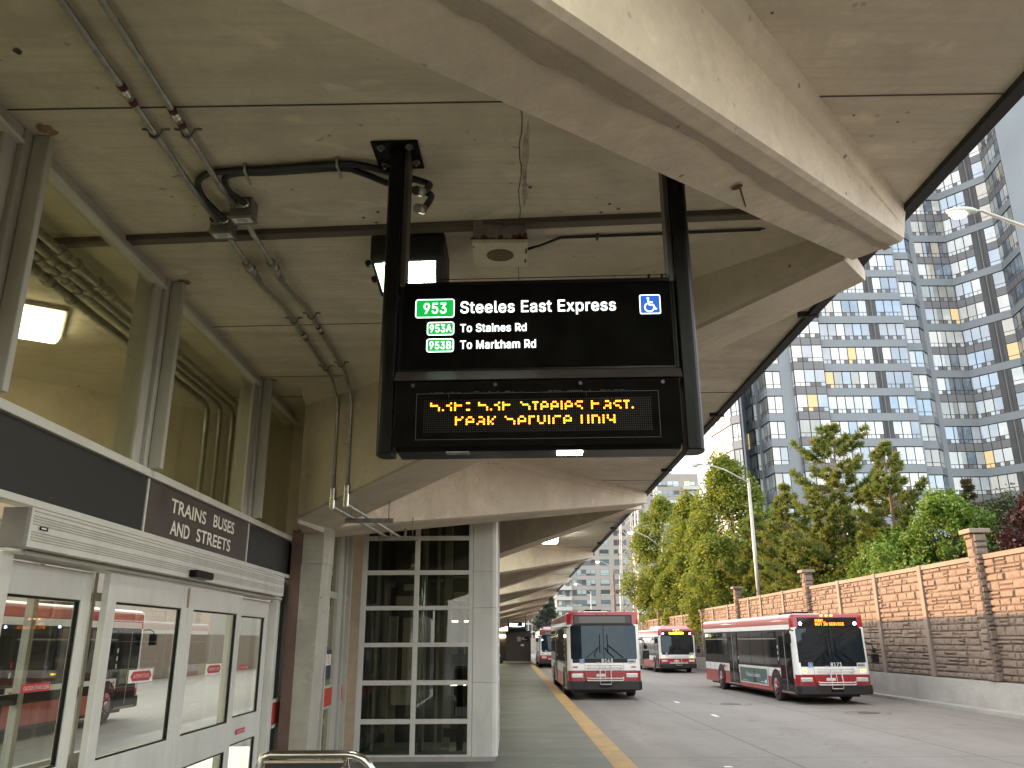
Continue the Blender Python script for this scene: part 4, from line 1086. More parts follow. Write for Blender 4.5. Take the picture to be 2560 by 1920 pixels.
# ------------------------------------------------------------------ buses
def bus(name, label, loc, yaw, sc, number, dest=None, L=12.0, lit=False, shroud=False, advert=False, kind='a'):
    root = thing(name, label, 'bus', loc, yaw, 'city buses at the terminal')
    root.scale = (sc, sc, sc)
    HW = 1.25
    bm = bmesh.new()
    bmesh.ops.create_cube(bm, size=1)
    for v in bm.verts: v.co = Vector((v.co.x * 2 * HW, (v.co.y + .5) * L, .30 + (v.co.z + .5) * 2.57))
    ve = [e for e in bm.edges if abs(e.verts[0].co.z - e.verts[1].co.z) > 1]
    bmesh.ops.bevel(bm, geom=ve, offset=.17, segments=5, affect='EDGES', profile=.5)
    te = [e for e in bm.edges if e.verts[0].co.z > 2.8 and e.verts[1].co.z > 2.8 and len(e.link_faces) == 2 and any(abs(f.normal.z) < .3 for f in e.link_faces)]
    bmesh.ops.bevel(bm, geom=te, offset=.12, segments=3, affect='EDGES', profile=.5)
    for z in (.60, .80, .93, 1.10, 1.18, 2.38, 2.44, 2.54, 2.76):
        bmesh.ops.bisect_plane(bm, geom=bm.verts[:] + bm.edges[:] + bm.faces[:], plane_co=(0, 0, z), plane_no=(0, 0, 1))
    for y in (.171, .30, L - .171):
        bmesh.ops.bisect_plane(bm, geom=bm.verts[:] + bm.edges[:] + bm.faces[:], plane_co=(0, y, 0), plane_no=(0, 1, 0))
    for x in (-1.02, 1.02):
        bmesh.ops.bisect_plane(bm, geom=bm.verts[:] + bm.edges[:] + bm.faces[:], plane_co=(x, 0, 0), plane_no=(1, 0, 0))
    # windscreen leans back
    for v in bm.verts:
        if v.co.y < .32 and v.co.z > 1.1: v.co.y += (v.co.z - 1.1) * .075 * (1 - v.co.y / .32)
        if v.co.y < .001 and v.co.z < .93: v.co.y -= .0
    me = bpy.data.meshes.new('body')
    mats = [M['bus_red'], M['bus_white'], M['bus_black'], M['bus_bumper'], M['bus_dullred']]
    for f in bm.faces:
        c = f.calc_center_median(); n = f.normal
        front = c.y < .172
        if front:
            if c.z < .60: m = 3
            elif c.z < .93: m = 0
            elif c.z < 1.10: m = 1
            elif c.z < 1.18: m = 1
            elif c.z < 2.44: m = 2 if abs(c.x) < 1.10 else 1
            elif c.z < 2.76: m = 2 if abs(c.x) < 1.02 else 0
            else: m = 0
        elif n.z > .6: m = 1 if c.y > .4 else 0
        elif c.y > L - .172: m = 0
        else:
            if c.z < .80: m = 4
            elif c.z < 1.10: m = 1
            elif c.z < 2.38: m = 2 if c.y > .30 else 1
            elif c.z < 2.54: m = 1 if c.y > .3 else 0
            else: m = 4 if c.y > .3 else 0
        if kind == 'n' and not front:
            if c.z < .80: m = 4
        f.material_index = m; f.smooth = True
    for e in bm.edges: e.smooth = e.calc_face_angle(0) < radians(40)
    bm.to_mesh(me); bm.free()
    for m in mats: me.materials.append(m)
    link('body', me, root)
    T = .075
    def fy(z): return (z - 1.1) * T if z > 1.1 else 0.0
    def fquad(g, x0, x1, z0, z1, out=.012, m=0, th=.006):
        g.hexa([(x0, fy(z0) - out, z0), (x1, fy(z0) - out, z0), (x1, fy(z0) - out + th, z0), (x0, fy(z0) - out + th, z0)],
               [(x0, fy(z1) - out, z1), (x1, fy(z1) - out, z1), (x1, fy(z1) - out + th, z1), (x0, fy(z1) - out + th, z1)], m)
    # windscreen in two panes, slightly bowed
    for x0, x1 in ((-1.13, -.012), (.012, 1.13)):
        g = MB(); n = 6
        for k in range(n):
            a, b = x0 + (x1 - x0) * k / n, x0 + (x1 - x0) * (k + 1) / n
            def yy(x, z): return fy(z) - .022 + .020 * (abs(x) / 1.13) ** 3 - (.010 * (1 - (x / 1.13) ** 2))
            for j in range(4):
                z0, z1 = 1.31 + (2.40 - 1.31) * j / 4, 1.31 + (2.40 - 1.31) * (j + 1) / 4
                g.face([(a, yy(a, z0), z0), (b, yy(b, z0), z0), (b, yy(b, z1), z1), (a, yy(a, z1), z1)], 0, True)
        g.build('windscreen', M['bus_wind'], root)
    for s in (-1, 1):
        g = MB(); g.tube([(s * .30, -.06, 1.36), (s * .32, -.07, 1.48), (s * .20, -.06, 1.66)] if s < 0 else [(.34, -.06, 1.36), (.14, -.07, 1.52), (.04, -.06, 1.68)], .014, 6); g.tube([(s * .62, -.05, 1.34), (s * .12, -.075, 1.75)] if s < 0 else [(.66, -.05, 1.34), (.12, -.075, 1.78)], .012, 6); g.tube([(s * .14, -.04, 1.50), (s * .13, -.005, 2.12)], .012, 6)
        g.build('wiper', M['black'], root)
    g = MB(); fquad(g, -.98, .98, 2.475, 2.73, .014); dbox = g.build('destination_box', M['bus_glass'], root)
    if dest:
        for body, x, z, w, h in dest:
            if body: text_part('lettering', body, w, h, MT(x, fy(z) - .022, z) @ Matrix.Rotation(-math.atan(T), 4, 'X'), M['dest'], dbox, fat=.05, font=FNT, spacing=1.08)
            else:                                   # glaring, unreadable letters
                g = MB(); xx = x
                while xx < x + w:
                    d = RNG.choice((.05, .07, .09)); fquad(g, xx, xx + d, z + RNG.uniform(0, .02), z + h - RNG.uniform(0, .06), .018); xx += d + RNG.choice((.012, .014, .016, .05))
                g.build('glaring_text', M['dest_y'], dbox)
    else:
        g = MB(); fquad(g, -.80, .78, 2.50, 2.71, .017); fquad(g, -.006, .006, 2.485, 2.72, .021); g.build('blank_display', plain('blank_display_smoke', (.03, .03, .03), .12), dbox)
    # bumper, lamps, plates
    g = MB(); g.prism([(-1.27, .30), (-1.27, .05), (-1.16, -.10), (-.6, -.15), (.6, -.15), (1.16, -.10), (1.27, .05), (1.27, .30)], .31, .60)
    bp = g.build('bumper', M['bus_bumper'], root, bevel=.03)
    g = MB(); g.box(-.20, .20, -.165, -.151, .40, .55); g.build('tow_panel', M['black'], bp)
    g = MB(); g.hexa([(-.62, -.03, .61), (.62, -.03, .61), (.62, .01, .61), (-.62, .01, .61)], [(-.70, -.03, .92), (.70, -.03, .92), (.70, .01, .92), (-.70, .01, .92)]); g.build('grille_panel', M['bus_red'], root, bevel=.01)
    g = MB(); g.box(-.28, .02, -.04, -.031, .74, .83); g.build('licence_plate', M['white'], root)
    for s in (-1, 1):
        g = MB(); g.box(s * .93 - .20, s * .93 + .20, -.02, .02, .70, .84); g.build('headlight', M['headlight'], root, bevel=.025)
        g = MB(); g.box(s * .99 - .085, s * .99 + .085, -.015, .02, 1.02, 1.075); g.build('indicator', M['amber_on'] if lit else M['amber'], root, bevel=.015)
    for x in (-.17, 0, .17):
        g = MB(); g.box(x - .03, x + .03, .10, .15, 2.80, 2.84); g.build('marker_lamp', M['marker'] if lit or kind == 'n' else M['amber'], root)
    for s in (-1, 1):
        g = MB(); g.ell((s * 1.14, .16, 2.58), .03, .03, .03, 8, 6); g.build('marker_lamp', M['marker'] if lit else M['white'], root)
    if lit:
        for s in (-1, 1):
            g = MB(); g.ell((s * .93, fy(2.56) - .02, 2.56), .055, .02, .055, 10, 6); g.build('blue_lamp', M['blue_on'], root)
    if number: text_part('lettering', number, .38, .125, MT(-.09, -.015, 1.185), M['white'], root, fat=.06, font=FNT)
    wheelchair(MT(-.76, -.014, 1.235), .15, [M['white'], plain('blue_symbol', (.03, .16, .5), .5)], 'accessible_symbol', root)
    g = MB(); g.box(.80, 1.06, -.012, -.006, 1.16, 1.30); pp = g.build('run_plate', plain('grey_plate', (.52, .54, .54), .5), root)
    g = MB()
    for q in range(6): g.box(.83 + q * .034, .853 + q * .034, -.0145, -.0125, 1.20, 1.255 - .012 * (q % 2))
    g.build('worn_print', M['black'], pp)
    g = MB(); g.box(-.28, -.16, -.035, -.02, 1.18, 1.20); g.build('name_badge', M['tan'], root)
    # folded bicycle rack
    g = MB()
    for x in (-.17, .20): g.tube([(x, -.17, .50), (x, -.20, .70), (x, -.12, 1.10)], .017, 8)
    for z in (.62, .69): g.tube([(-.62, -.21, z + .03), (-.58, -.23, z), (.58, -.23, z), (.62, -.21, z + .03)], .02, 8)
    for z in (1.02, 1.10): g.tube([(-.60, -.15, z), (-.45, -.17, z + .01), (.45, -.17, z + .01), (.58, -.15, z)], .016, 8)
    g.tube([(.55, -.15, 1.10), (.66, -.17, 1.04), (.50, -.2, .98)], .018, 6)
    g.tube([(-.17, -.17, .50), (.20, -.17, .50)], .017, 8); g.tube([(.01, -.2, .6), (.01, -.14, 1.08)], .01, 6)
    g.build('bicycle_rack', M['alu_white'], root)
    # mirrors
    g = MB(); g.tube([(-1.18, .12, 2.34), (-1.36, -.02, 2.36), (-1.46, -.06, 2.30), (-1.46, -.06, 2.22)], .022, 8); g.box(-1.56, -1.36, -.10, .0, 1.93, 2.24); g.build('mirror', M['bus_black'], root, bevel=.02)
    g = MB(); g.tube([(1.22, .12, 1.95), (1.38, .0, 1.9), (1.42, -.02, 1.7)], .02, 8); g.box(1.32, 1.54, -.08, .02, 1.30, 1.58); g.ell((1.43, -.03, 1.70), .07, .05, .08, 10, 7); g.build('mirror', M['bus_black'], root, bevel=.01)
    # doors on the kerb side, windows on both sides
    def side(g, s, y0, y1, z0, z1, out=.010, m=0, th=.008):
        x = s * (HW + out)
        g.box(min(x, x - s * th), max(x, x - s * th), y0, y1, z0, z1, m)
    def door(y0, y1):
        g = MB(); side(g, -1, y0, y1, .36, 2.36, .012); d = g.build('door', M['bus_black'], root)
        m = (y0 + y1) / 2
        for a, b in ((y0 + .07, m - .03), (m + .03, y1 - .07)):
            g = MB(); side(g, -1, a, b, .50, 2.16, .018); g.build('pane', M['bus_glass'], d)
        g = MB(); side(g, -1, m - .02, m + .02, .42, 2.3, .024); side(g, -1, y0 + .0, y1, .33, .37, .03); g.build('door_edge', M['galv'], d)
    door(.30, 1.50); door(6.55, 7.85)
    for s in (-1, 1):
        wins = ((1.75, 3.2), (3.25, 4.8), (4.85, 6.4), (7.95, 9.6), (9.65, 11.55)) if s < 0 else ((.5, 1.7), (1.8, 3.3), (3.35, 4.9), (4.95, 6.5), (6.55, 8.1), (8.15, 9.7), (9.75, 11.5))
        for a, b in wins:
            zb = 1.17 if b < 9 else 1.45
            g = MB(); side(g, s, a, b, zb, 2.06, .008); side(g, s, a, b, 2.10, 2.32, .008); w = g.build('side_window', M['bus_glass'], root)
            g = MB(); side(g, s, a, b, 2.062, 2.098, .014); g.build('window_bar', M['galv'] if s < 0 else M['black'], w)
    if True:
        g = MB(); side(g, -1, 1.9, 2.7, 2.13, 2.29, .014); g.build('route_display', M['bus_black'], root)
        for y, m in ((1.62, 'amber'), (6.3, 'amber'), (8.3, 'amber'), (10.9, 'amber')):
            g = MB(); side(g, -1, y, y + .09, .96, 1.02, .014); g.build('side_marker', M[m], root)
        for y, z in ((1.60, 1.55), (1.60, 1.35), (6.45, 1.3), (6.45, 1.5), (1.60, 1.75)):
            g = MB(); side(g, -1, y, y + .06, z, z + .11, .016); g.build('door_sticker', M['white'] if z != 1.5 else M['red_sticker'], root)
        g = MB(); side(g, -1, 8.5, 8.85, .93, 1.04, .014); g.build('red_emblem', M['red_sticker'], root)
    for s in (-1, 1):                                # panel seams low on the sides
        g = MB()
        for y in (2.85, 4.2, 5.4, 8.2, 10.2, 11.0): side(g, s, y, y + .012, .34, 1.09, .003)
        side(g, s, .3, L - .3, 2.545, 2.552, .003)
        g.build('panel_seam', M['black'], root)
    g = MB()
    for x in (-.66, .66): g.box(x - .004, x + .004, -.004, .01, .93, 1.17)
    g.box(-1.1, 1.1, -.004, .01, .928, .934)
    g.build('front_seam', M['bus_bumper'], root)
    # wheels
    for y in (2.02, 9.15):
        for s in (-1, 1):
            g = MB()
            n = 24
            for k in range(n):
                a, b = pi * k / n, pi * (k + 1) / n
                x = s * (HW + .014)
                g.face([(x, y + .50 * cos(a), .46 + .50 * sin(a)), (x, y + .60 * cos(a), .46 + .60 * sin(a)), (x, y + .60 * cos(b), .46 + .60 * sin(b)), (x, y + .50 * cos(b), .46 + .50 * sin(b))])
            g.face([(s * (HW + .012), y + .5 * cos(pi * k / n), .46 + .5 * sin(pi * k / n)) for k in range(n + 1)], 1)
            g.face([(s * (HW + .012), y - .5, .30), (s * (HW + .012), y + .5, .30), (s * (HW + .012), y + .5, .46), (s * (HW + .012), y - .5, .46)], 1)
            g.build('wheel_arch', [M['bus_black'], M['dark']], root)
            g = MB()
            x0, x1 = s * (HW - .26), s * (HW + .03)
            g.tube([(x0, y, .46), (x0 + s * .04, y, .46), (x1 - s * .04, y, .46), (x1, y, .46)], [.42, .46, .46, .42], 28)
            w = g.build('wheel', M['tyre'], root)
            g = MB(); x2 = s * (HW + .032)
            g.tube([(x2, y, .46), (x2 + s * .012, y, .46), (x2 - s * .0, y, .46)], [.30, .27, .20], 22); g.cyl((x2 - s * .02, y, .46), (x2 + s * .06, y, .46), .11, .09, n=14, m=1)
            for q in range(8): g.cyl((x2, y + .19 * cos(q * pi / 4), .46 + .19 * sin(q * pi / 4)), (x2 + s * .03, y + .19 * cos(q * pi / 4), .46 + .19 * sin(q * pi / 4)), .022, n=6, m=1)
            g.build('rim', [M['rimred'], M['galv']], w)
    g = MB(); g.box(-1.05, 1.05, .6, L - .4, .20, .32); g.build('chassis', M['dark'], root)
    if advert:
        g = MB(); side(g, -1, 2.95, 6.4, .44, 1.06, .014); ad = g.build('advert_frame', M['alu_white'], root)
        g = MB(); side(g, -1, 3.02, 6.33, .49, 1.01, .018); g.build('poster', M['teal'], ad)
        Mb = MT(-(HW + .022), 5.55, .70) @ Matrix.Rotation(-pi / 2, 4, 'Z')
        text_part('lettering', 'The future is electric.', 1.75, .15, Mb, M['white'], ad, bold=.01)
        g = MB(); side(g, -1, 3.1, 3.3, .52, .64, .021); side(g, -1, 3.35, 3.75, .55, .575, .021); side(g, -1, 5.3, 6.0, .53, .545, .021); g.build('small_print', M['white'], ad)
        g = MB(MT(-(HW + .0205), 4.5, .49) @ Matrix.Rotation(-pi / 2, 4, 'Z'))
        g.face([(-.2, 0, 0), (.2, 0, 0), (.16, 0, .26), (.07, 0, .32), (-.07, 0, .32), (-.16, 0, .26)]); g.disc((0, 0, .42), (1, 0, 0), (0, 0, 1), .085, 14)
        g.build('figure_silhouette', M['tan_poster'], ad)
    if shroud:
        g = MB(); g.hexa([(-1.12, .3, 2.86), (1.12, .3, 2.86), (1.12, 4.5, 2.86), (-1.12, 4.5, 2.86)], [(-.98, .95, 3.10), (.98, .95, 3.10), (.98, 4.3, 3.10), (-.98, 4.3, 3.10)]); g.build('roof_shroud', M['bus_red'], root, bevel=.08)
        g = MB(); g.box(-.6, .6, 4.7, 6.2, 2.868, 3.0); g.build('roof_unit', M['bus_white'], root, bevel=.05)
    else:
        g = MB(); g.box(-.55, .35, 1.6, 3.0, 2.872, 2.93); g.build('roof_hatch', M['bus_white'], root, bevel=.02)
        g = MB(); g.tube([(-.40, 2.2, 2.87), (-.40, 2.2, 2.99), (.18, 2.2, 2.99), (.18, 2.2, 2.87)], .025, 8); g.box(-.42, .2, 2.3, 3.6, 2.935, 3.0); g.build('roof_vent', M['black'] if kind != 'b' else M['bus_white'], root)
    return root
bus('city_bus', 'red and white city bus numbered 8143 waiting at the yellow platform edge', (3.18, 29.55, 0), 0, 1.0, '8143')
bus('city_bus', 'red and white city bus numbered 8171 showing sorry not in service beside the stone wall', (10.02, 26.95, 0), radians(1.6), .935, '8171',
    dest=[('SORRY...', -.42, 2.615, .36, .085), ('NOT IN SERVICE', -.42, 2.495, .98, .095)], lit=True, advert=True)
bus('city_bus', 'red topped city bus with yellow destination text behind the other buses near the wall', (10.28, 53.2, 0), radians(1.0), .90, None,
    dest=[(None, -.5, 2.52, 1.0, .17)], shroud=True, kind='n', lit=True)
bus('city_bus', 'small distant white and red bus at the far end of the platform edge', (3.35, 64.5, 0), 0, .95, None, shroud=True, kind='b')
bus('city_bus', 'white and red bus on the second road seen through the entrance doors', (-11.2, 23.5, 0), radians(180), .95, None, L=12.0)

# ------------------------------------------------------------------ noise wall
WX = 13.22
ba = thing('barrier', 'long low grey concrete barrier under the stone wall', 'barrier', (13.2, 60, 0))
g = W(ba)
ys = [-38 + 6.0 * k for k in range(40)]
for a, b in zip(ys[:-1], ys[1:]): g.hexa([(13.0, a, 0), (13.5, a, 0), (13.5, b - .012, 0), (13.0, b - .012, 0)], [(13.06, a, .79), (13.5, a, .79), (13.5, b - .012, .79), (13.06, b - .012, .79)])
ba_o = g.build('barrier_body', M['barrier'], ba)
nw = thing('stone_wall', 'tall stamped stone noise wall with slim concrete posts behind the barrier', 'wall', (WX, 60, .79))
POSTS = [-7.4, -3.9, -.4, 3.1, 6.6, 13.1, 16.6, 20.1, 23.55, 27.06, 30.52, 33.98, 37.51, 41.05, 44.76, 47.1, 49.3, 51.7, 55.5, 58.9, 62.2, 65.6, 69, 72.4, 75.8, 79.2, 82.6, 86]
PIL = {9.55: 1, 23.55: 1, 37.51: 1, 49.3: 1, 62.2: 1, 75.8: 1}
allp = sorted(set(POSTS) | set(PIL))
def top(y): return 4.16 if y < 49.2 else (3.96 if y < 62 else 3.78)
RS = random.Random(5)
def ashlar(g, y0, y1, z0, z1, x, sgn=-1, axis='y', c=0.0):
    """rough faced blocks of mixed sizes standing proud of the panel"""
    def block(a, b, c0, c1):
        gp = .009
        a, b, c0, c1 = a + gp, b - gp, c0 + gp, c1 - gp
        if b - a < .03 or c1 - c0 < .03: return
        d = RS.uniform(.018, .060); i = min(.022, (c1 - c0) * .22)
        j = [RS.uniform(-.016, .016) for _ in range(8)]
        base = [(a, c0), (b, c0), (b, c1), (a, c1)]
        topq = [(a + i + abs(j[0]), c0 + i), (b - i, c0 + i + abs(j[1])), (b - i - abs(j[2]), c1 - i), (a + i, c1 - i - abs(j[3]))]
        m = ((topq[0][0] + topq[1][0]) / 2 + RS.uniform(-.1, .1) * (b - a), (topq[0][1] + topq[2][1]) / 2)
        P = lambda q, dd: (x + sgn * dd, q[0], q[1]) if axis == 'y' else (q[0], c - dd, q[1])
        B = [P(q, 0) for q in base]; T_ = [P(q, d + j[4 + k]) for k, q in enumerate(topq)]; C_ = P(m, d + .014)
        for k in range(4):
            n_ = (k + 1) % 4
            g.face([B[k], T_[k], T_[n_], B[n_]], 0); g.face([T_[k], C_, T_[n_]], 0)
    z = z0
    while z < z1 - .03:
        h = min(RS.choice((.16, .20, .20, .26)), z1 - z)
        if z1 - z - h < .06: h = z1 - z
        y = y0
        while y < y1 - .02:
            w = min(RS.uniform(.22, .72), y1 - y)
            if y1 - y - w < .1: w = y1 - y
            if h > .19 and RS.random() < .25: block(y, y + w, z, z + h / 2); block(y, y + w, z + h / 2, z + h)
            else: block(y, y + w, z, z + h)
            y += w
        z += h
for a, b in zip(allp[:-1], allp[1:]):
    zt = top((a + b) / 2)
    g = W(nw); g.box(WX + .035, WX + .12, a + .10, b - .10, .80, zt - .13, 1); ashlar(g, a + .115, b - .115, .81, zt - .135, WX + .035); g.build('panel', [M['stone'], M['mortar']], nw)
    g = W(nw); g.box(WX - .03, WX + .15, a + .10, b - .10, zt - .128, zt); g.build('coping', M['stonecap'], nw)
for y in allp:
    if y in PIL: continue
    zt = max(top(y - .5), top(y + .5))
    g = W(nw); g.box(WX - .07, WX + .17, y - .12, y + .12, .80, 2.55); g.box(WX - .068, WX + .17, y - .118, y + .118, 2.556, zt + .02); g.build('post', M['stonecap'], nw, bevel=.012)
names = {9.55: 'stone wall pillar beside the camera position', 23.55: 'nearest stone pillar with a flat cap, right of the not in service bus', 37.51: 'stone pillar with flat cap rising behind the not in service bus', 49.3: 'stone pillar with flat cap beside the street lamp pole', 62.2: 'far stone pillar half hidden by maple leaves', 75.8: 'farthest stone pillar of the wall'}
for y in PIL:
    zt = top(y - 1) + .60
    t = thing('wall_pillar', names[y], 'pillar', (WX, y, .79), 0, 'pillars of the stone wall')
    g = W(t); g.box(WX - .17, WX + .20, y - .17, y + .20, .80, zt, 1)
    ashlar(g, y - .17, y + .20, .80, zt, WX - .17); ashlar(g, WX - .17, WX + .20, .80, zt, 0, axis='x', c=y - .17); g.build('shaft', [M['stone'], M['mortar']], t)
    g = W(t); g.box(WX - .30, WX + .30, y - .30, y + .30, zt + .002, zt + .13); g.build('cap', M['stonecap'], t, bevel=.02)

# ------------------------------------------------------------------ street lamps
def lamp(y, label, ztop, head, lit=True):
    t = thing('street_lamp', label, 'street lamp', (14.2, y, 1.6), 0, 'street lamps behind the stone wall')
    g = W(t); g.tube([(14.2, y, 1.6), (14.2, y, ztop)], [.13, .085], 12); g.cyl((14.2, y, ztop), (14.2, y, ztop + .12), .10, .06, n=10); g.build('pole', M['lampgrey'], t)
    hx, hz = head
    g = W(t)
    p = [(14.15, y, ztop - .1), (14.15 + (hx - 14.15) * .45, y, ztop + (hz - ztop) * .68), (14.15 + (hx - 14.15) * .72, y, ztop + (hz - ztop) * .94), (hx + .55, y, hz + .04), (hx + .35, y, hz + .02)]
    g.tube(p, [.055, .05, .042, .038, .036], 8); g.build('arm', M['lampgrey'], t)
    g = W(t); g.ell((hx + .05, y, hz + .02), .40, .17, .10, 14, 8); g.build('head', M['lamphead'], t)
    g = W(t); g.ell((hx - .06, y, hz - .05), .22, .135, .12, 14, 8); g.build('lens', M['lamp_on'] if lit else M['headlight'], t)
lamp(18.4, 'glowing street lamp head reaching in from the right edge, in front of the tower', 10.9, (11.35, 12.17))
lamp(48.4, 'tall grey street lamp standing between the pines and the maple', 11.0, (11.15, 11.98), lit=False)
lamp(78, 'lit street lamp with its pole among the maple leaves', 10.3, (11.35, 11.65))
lamp(109.5, 'lit street lamp in front of the far beige apartment block', 10.25, (11.4, 11.8))
lamp(150, 'far lit street lamp near the wooden utility pole', 10.2, (11.6, 11.6))

# ------------------------------------------------------------------ trees
def leaves(name, mat, C, size, parent, rs, aspect=.75, up=.35):
    """C: n x 3 leaf centres -> one mesh of folded leaf quads"""
    n = len(C)
    nrm = rs.normal(size=(n, 3)); nrm[:, 2] = np.abs(nrm[:, 2]) + up
    nrm /= np.linalg.norm(nrm, axis=1)[:, None]
    a = rs.normal(size=(n, 3)); u = np.cross(nrm, a); u /= np.linalg.norm(u, axis=1)[:, None]
    v = np.cross(nrm, u)
    s = size * rs.uniform(.55, 1.25, n)[:, None]
    k = nrm * s * .18
    q = np.stack([C - u * s * .5, C - v * s * aspect * .5 + k, C + u * s * .5, C + v * s * aspect * .5 + k], 1).reshape(-1, 3)
    me = bpy.data.meshes.new(name)
    me.vertices.add(4 * n); me.vertices.foreach_set('co', q.ravel())
    me.loops.add(4 * n); me.loops.foreach_set('vertex_index', np.arange(4 * n))
    me.polygons.add(n); me.polygons.foreach_set('loop_start', np.arange(0, 4 * n, 4))
    me.update(calc_edges=True); me.validate()
    me.materials.append(mat)
    return link(name, me, parent)

def broad_tree(name, label, loc, h, rad, base, mat, seed, n=9000, size=.26, lobes=26, group='trees behind the stone wall', squash=1.0, trunk=.16, low=.16):
    rs = np.random.RandomState(seed)
    t = thing(name, label, 'tree', loc, 0, group)
    g = MB(); lean = rs.uniform(-.25, .25, 2)
    g.tube([(0, 0, 0), (lean[0] * .4, lean[1] * .4, h * .35), (lean[0], lean[1], h * .7)], [trunk, trunk * .7, trunk * .3], 8)
    cs = []
    def env_at(zf): return rad * (sin(pi * min(1, low + zf * (.97 - low))) ** .65) * squash
    nl = int(lobes * 2.2)
    for k in range(nl):
        zf = rs.uniform(0, 1)
        z = base + (h - base) * zf * .95
        a = rs.uniform(0, 2 * pi)
        wob = 1 + .28 * sin(3 * a + seed) * sin(5 * zf + seed) + .16 * sin(7 * a + 2 * seed)
        r = env_at(zf) * wob * sqrt(rs.uniform(.30, 1)) * .92
        c = np.array([r * cos(a), r * sin(a), z]); cs.append((c, rs.uniform(.45, 1.0) * rad * .27))
        if k % 4 == 0: g.tube([(lean[0] * .5, lean[1] * .5, max(.2, z * .6)), (c[0] * .5, c[1] * .5, z * .84), tuple(c)], [trunk * .35, trunk * .2, .012], 5)
    g.build('trunk', M['bark'], t)
    for q in range(4): cs.append((np.array([lean[0] + rs.uniform(-.3, .3), lean[1] + rs.uniform(-.3, .3), h - rad * (.12 + .14 * q)]), rad * .16))
    P = []
    tot = sum(r ** 2 for c, r in cs)
    for c, r in cs:
        m = int(n * .80 * r * r / tot)
        d = rs.normal(size=(m, 3)); d /= np.linalg.norm(d, axis=1)[:, None]
        el = np.array([1, 1, rs.uniform(.8, 1.5)])
        q = c + d * (r * rs.uniform(.1, 1.0, m) ** .55)[:, None] * el
        q[:, 2] -= .16 * rad * (np.hypot(q[:, 0], q[:, 1]) / rad) ** 2 * rs.uniform(.4, 1.2)      # outer sprays hang
        P.append(q + rs.normal(size=(m, 3)) * .07)
    m = int(n * .20); zf = rs.uniform(0, 1, m); a = rs.uniform(0, 2 * pi, m)
    er = np.array([env_at(v) for v in zf]) * np.sqrt(rs.uniform(.25, 1.15, m))
    P.append(np.stack([er * np.cos(a), er * np.sin(a), base + (h - base) * zf * .97], 1))
    leaves('crown', mat, np.concatenate(P), size, t, rs)
    return t

def pine_tree(name, label, loc, h, rad, z0, mat, seed, tiers=12, per=5, tuft=.30, dens=1.0, group='trees behind the stone wall', tops=.25, full=.62, rise=.18, sc=1.0):
    """open white-pine habit: whorls of long limbs, side twigs, needle tufts toward the twig ends"""
    rs = np.random.RandomState(seed)
    t = thing(name, label, 'tree', loc, 0, group)
    g = MB()
    g.tube([(0, 0, 0), (.05, .03, h * .5), (0, 0, h)], [.15 * sc, .10 * sc, .015], 8)
    C, D = [], []
    for k in range(tiers):
        f = k / (tiers - 1)
        z = z0 + (h - z0) * f * .97
        env = (rad * ((1 - f) ** full) * rs.uniform(.70, 1.15) + tops * (1 - f * .6))
        a0 = rs.uniform(0, 2 * pi); nb = max(3, int(per - f * 2))
        for q in range(nb):
            a = a0 + 2 * pi * q / nb + rs.uniform(-.45, .45); L = env * rs.uniform(.55, 1.12)
            zz = z + rs.uniform(-.25, .25)
            up = rise + f * .75 + rs.uniform(-.08, .12)
            ca, sa = cos(a), sin(a)
            def B(u): return np.array([ca * L * u, sa * L * u, zz + L * (up * u * .55 + .28 * u * u)])
            g.tube([tuple(B(u)) for u in (0, .35, .7, 1)], [.032 * sc * (1.25 - f), .022 * sc, .012, .004], 4, 0, False)
            nt = max(4, int(L * 5.5 * dens / sc))
            for j in range(nt):
                u = .22 + .78 * (j + rs.uniform()) / nt
                p = B(u); tw = (1.08 - u) * L * .42 * rs.uniform(.5, 1.2) + .10 * sc
                sgn = 1 if j % 2 else -1
                dv = np.array([ca * .75 - sgn * sa * .75, sa * .75 + sgn * ca * .75, .22 + rs.uniform(-.1, .2)])
                e = p + dv * tw
                if tw > .35 * sc: g.tube([tuple(p), tuple(e)], [.009 * sc, .004], 3, 0, False)
                m = max(2, int(tw / (.11 * sc)))
                for w in range(m + 1):
                    v = .35 + .65 * w / max(1, m)
                    C.append(p + dv * tw * v + rs.normal(size=3) * .025 * sc); dd = dv * .8 + np.array([0, 0, .5]); D.append(dd / np.linalg.norm(dd))
            C.append(B(1)); D.append(np.array([ca * .6, sa * .6, .6]))
    for q in range(6): C.append(np.array([0, 0, h - .1 * q])); D.append(np.array([0, 0, 1.0]))
    g.build('trunk', M['bark_pine'], t)
    C, D = np.array(C), np.array(D)
    K = 16
    n = len(C) * K
    c = np.repeat(C, K, 0); d = np.repeat(D, K, 0) + rs.normal(size=(n, 3)) * .60
    d /= np.linalg.norm(d, axis=1)[:, None]
    w = np.cross(d, rs.normal(size=(n, 3))); w /= np.linalg.norm(w, axis=1)[:, None]
    s = tuft * rs.uniform(.55, 1.1, n)[:, None]
    wd = (.021 + .013 * rs.uniform(size=(n, 1))) * sc
    q = np.stack([c - w * wd, c + w * wd, c + d * s + w * wd * .4, c + d * s - w * wd * .4], 1).reshape(-1, 3)
    me = bpy.data.meshes.new('crown')
    me.vertices.add(4 * n); me.vertices.foreach_set('co', q.ravel()); me.loops.add(4 * n); me.loops.foreach_set('vertex_index', np.arange(4 * n))
    me.polygons.add(n); me.polygons.foreach_set('loop_start', np.arange(0, 4 * n, 4)); me.update(calc_edges=True); me.validate()
    me.materials.append(mat); link('crown', me, t)
    return t
G0 = 1.7
broad_tree('maple_tree', 'yellow green maple nearest the beige apartments, left end of the tree row', (15.6, 84, G0), 14.2, 3.9, .6, M['maple'], 11, 30000, .27, 44)
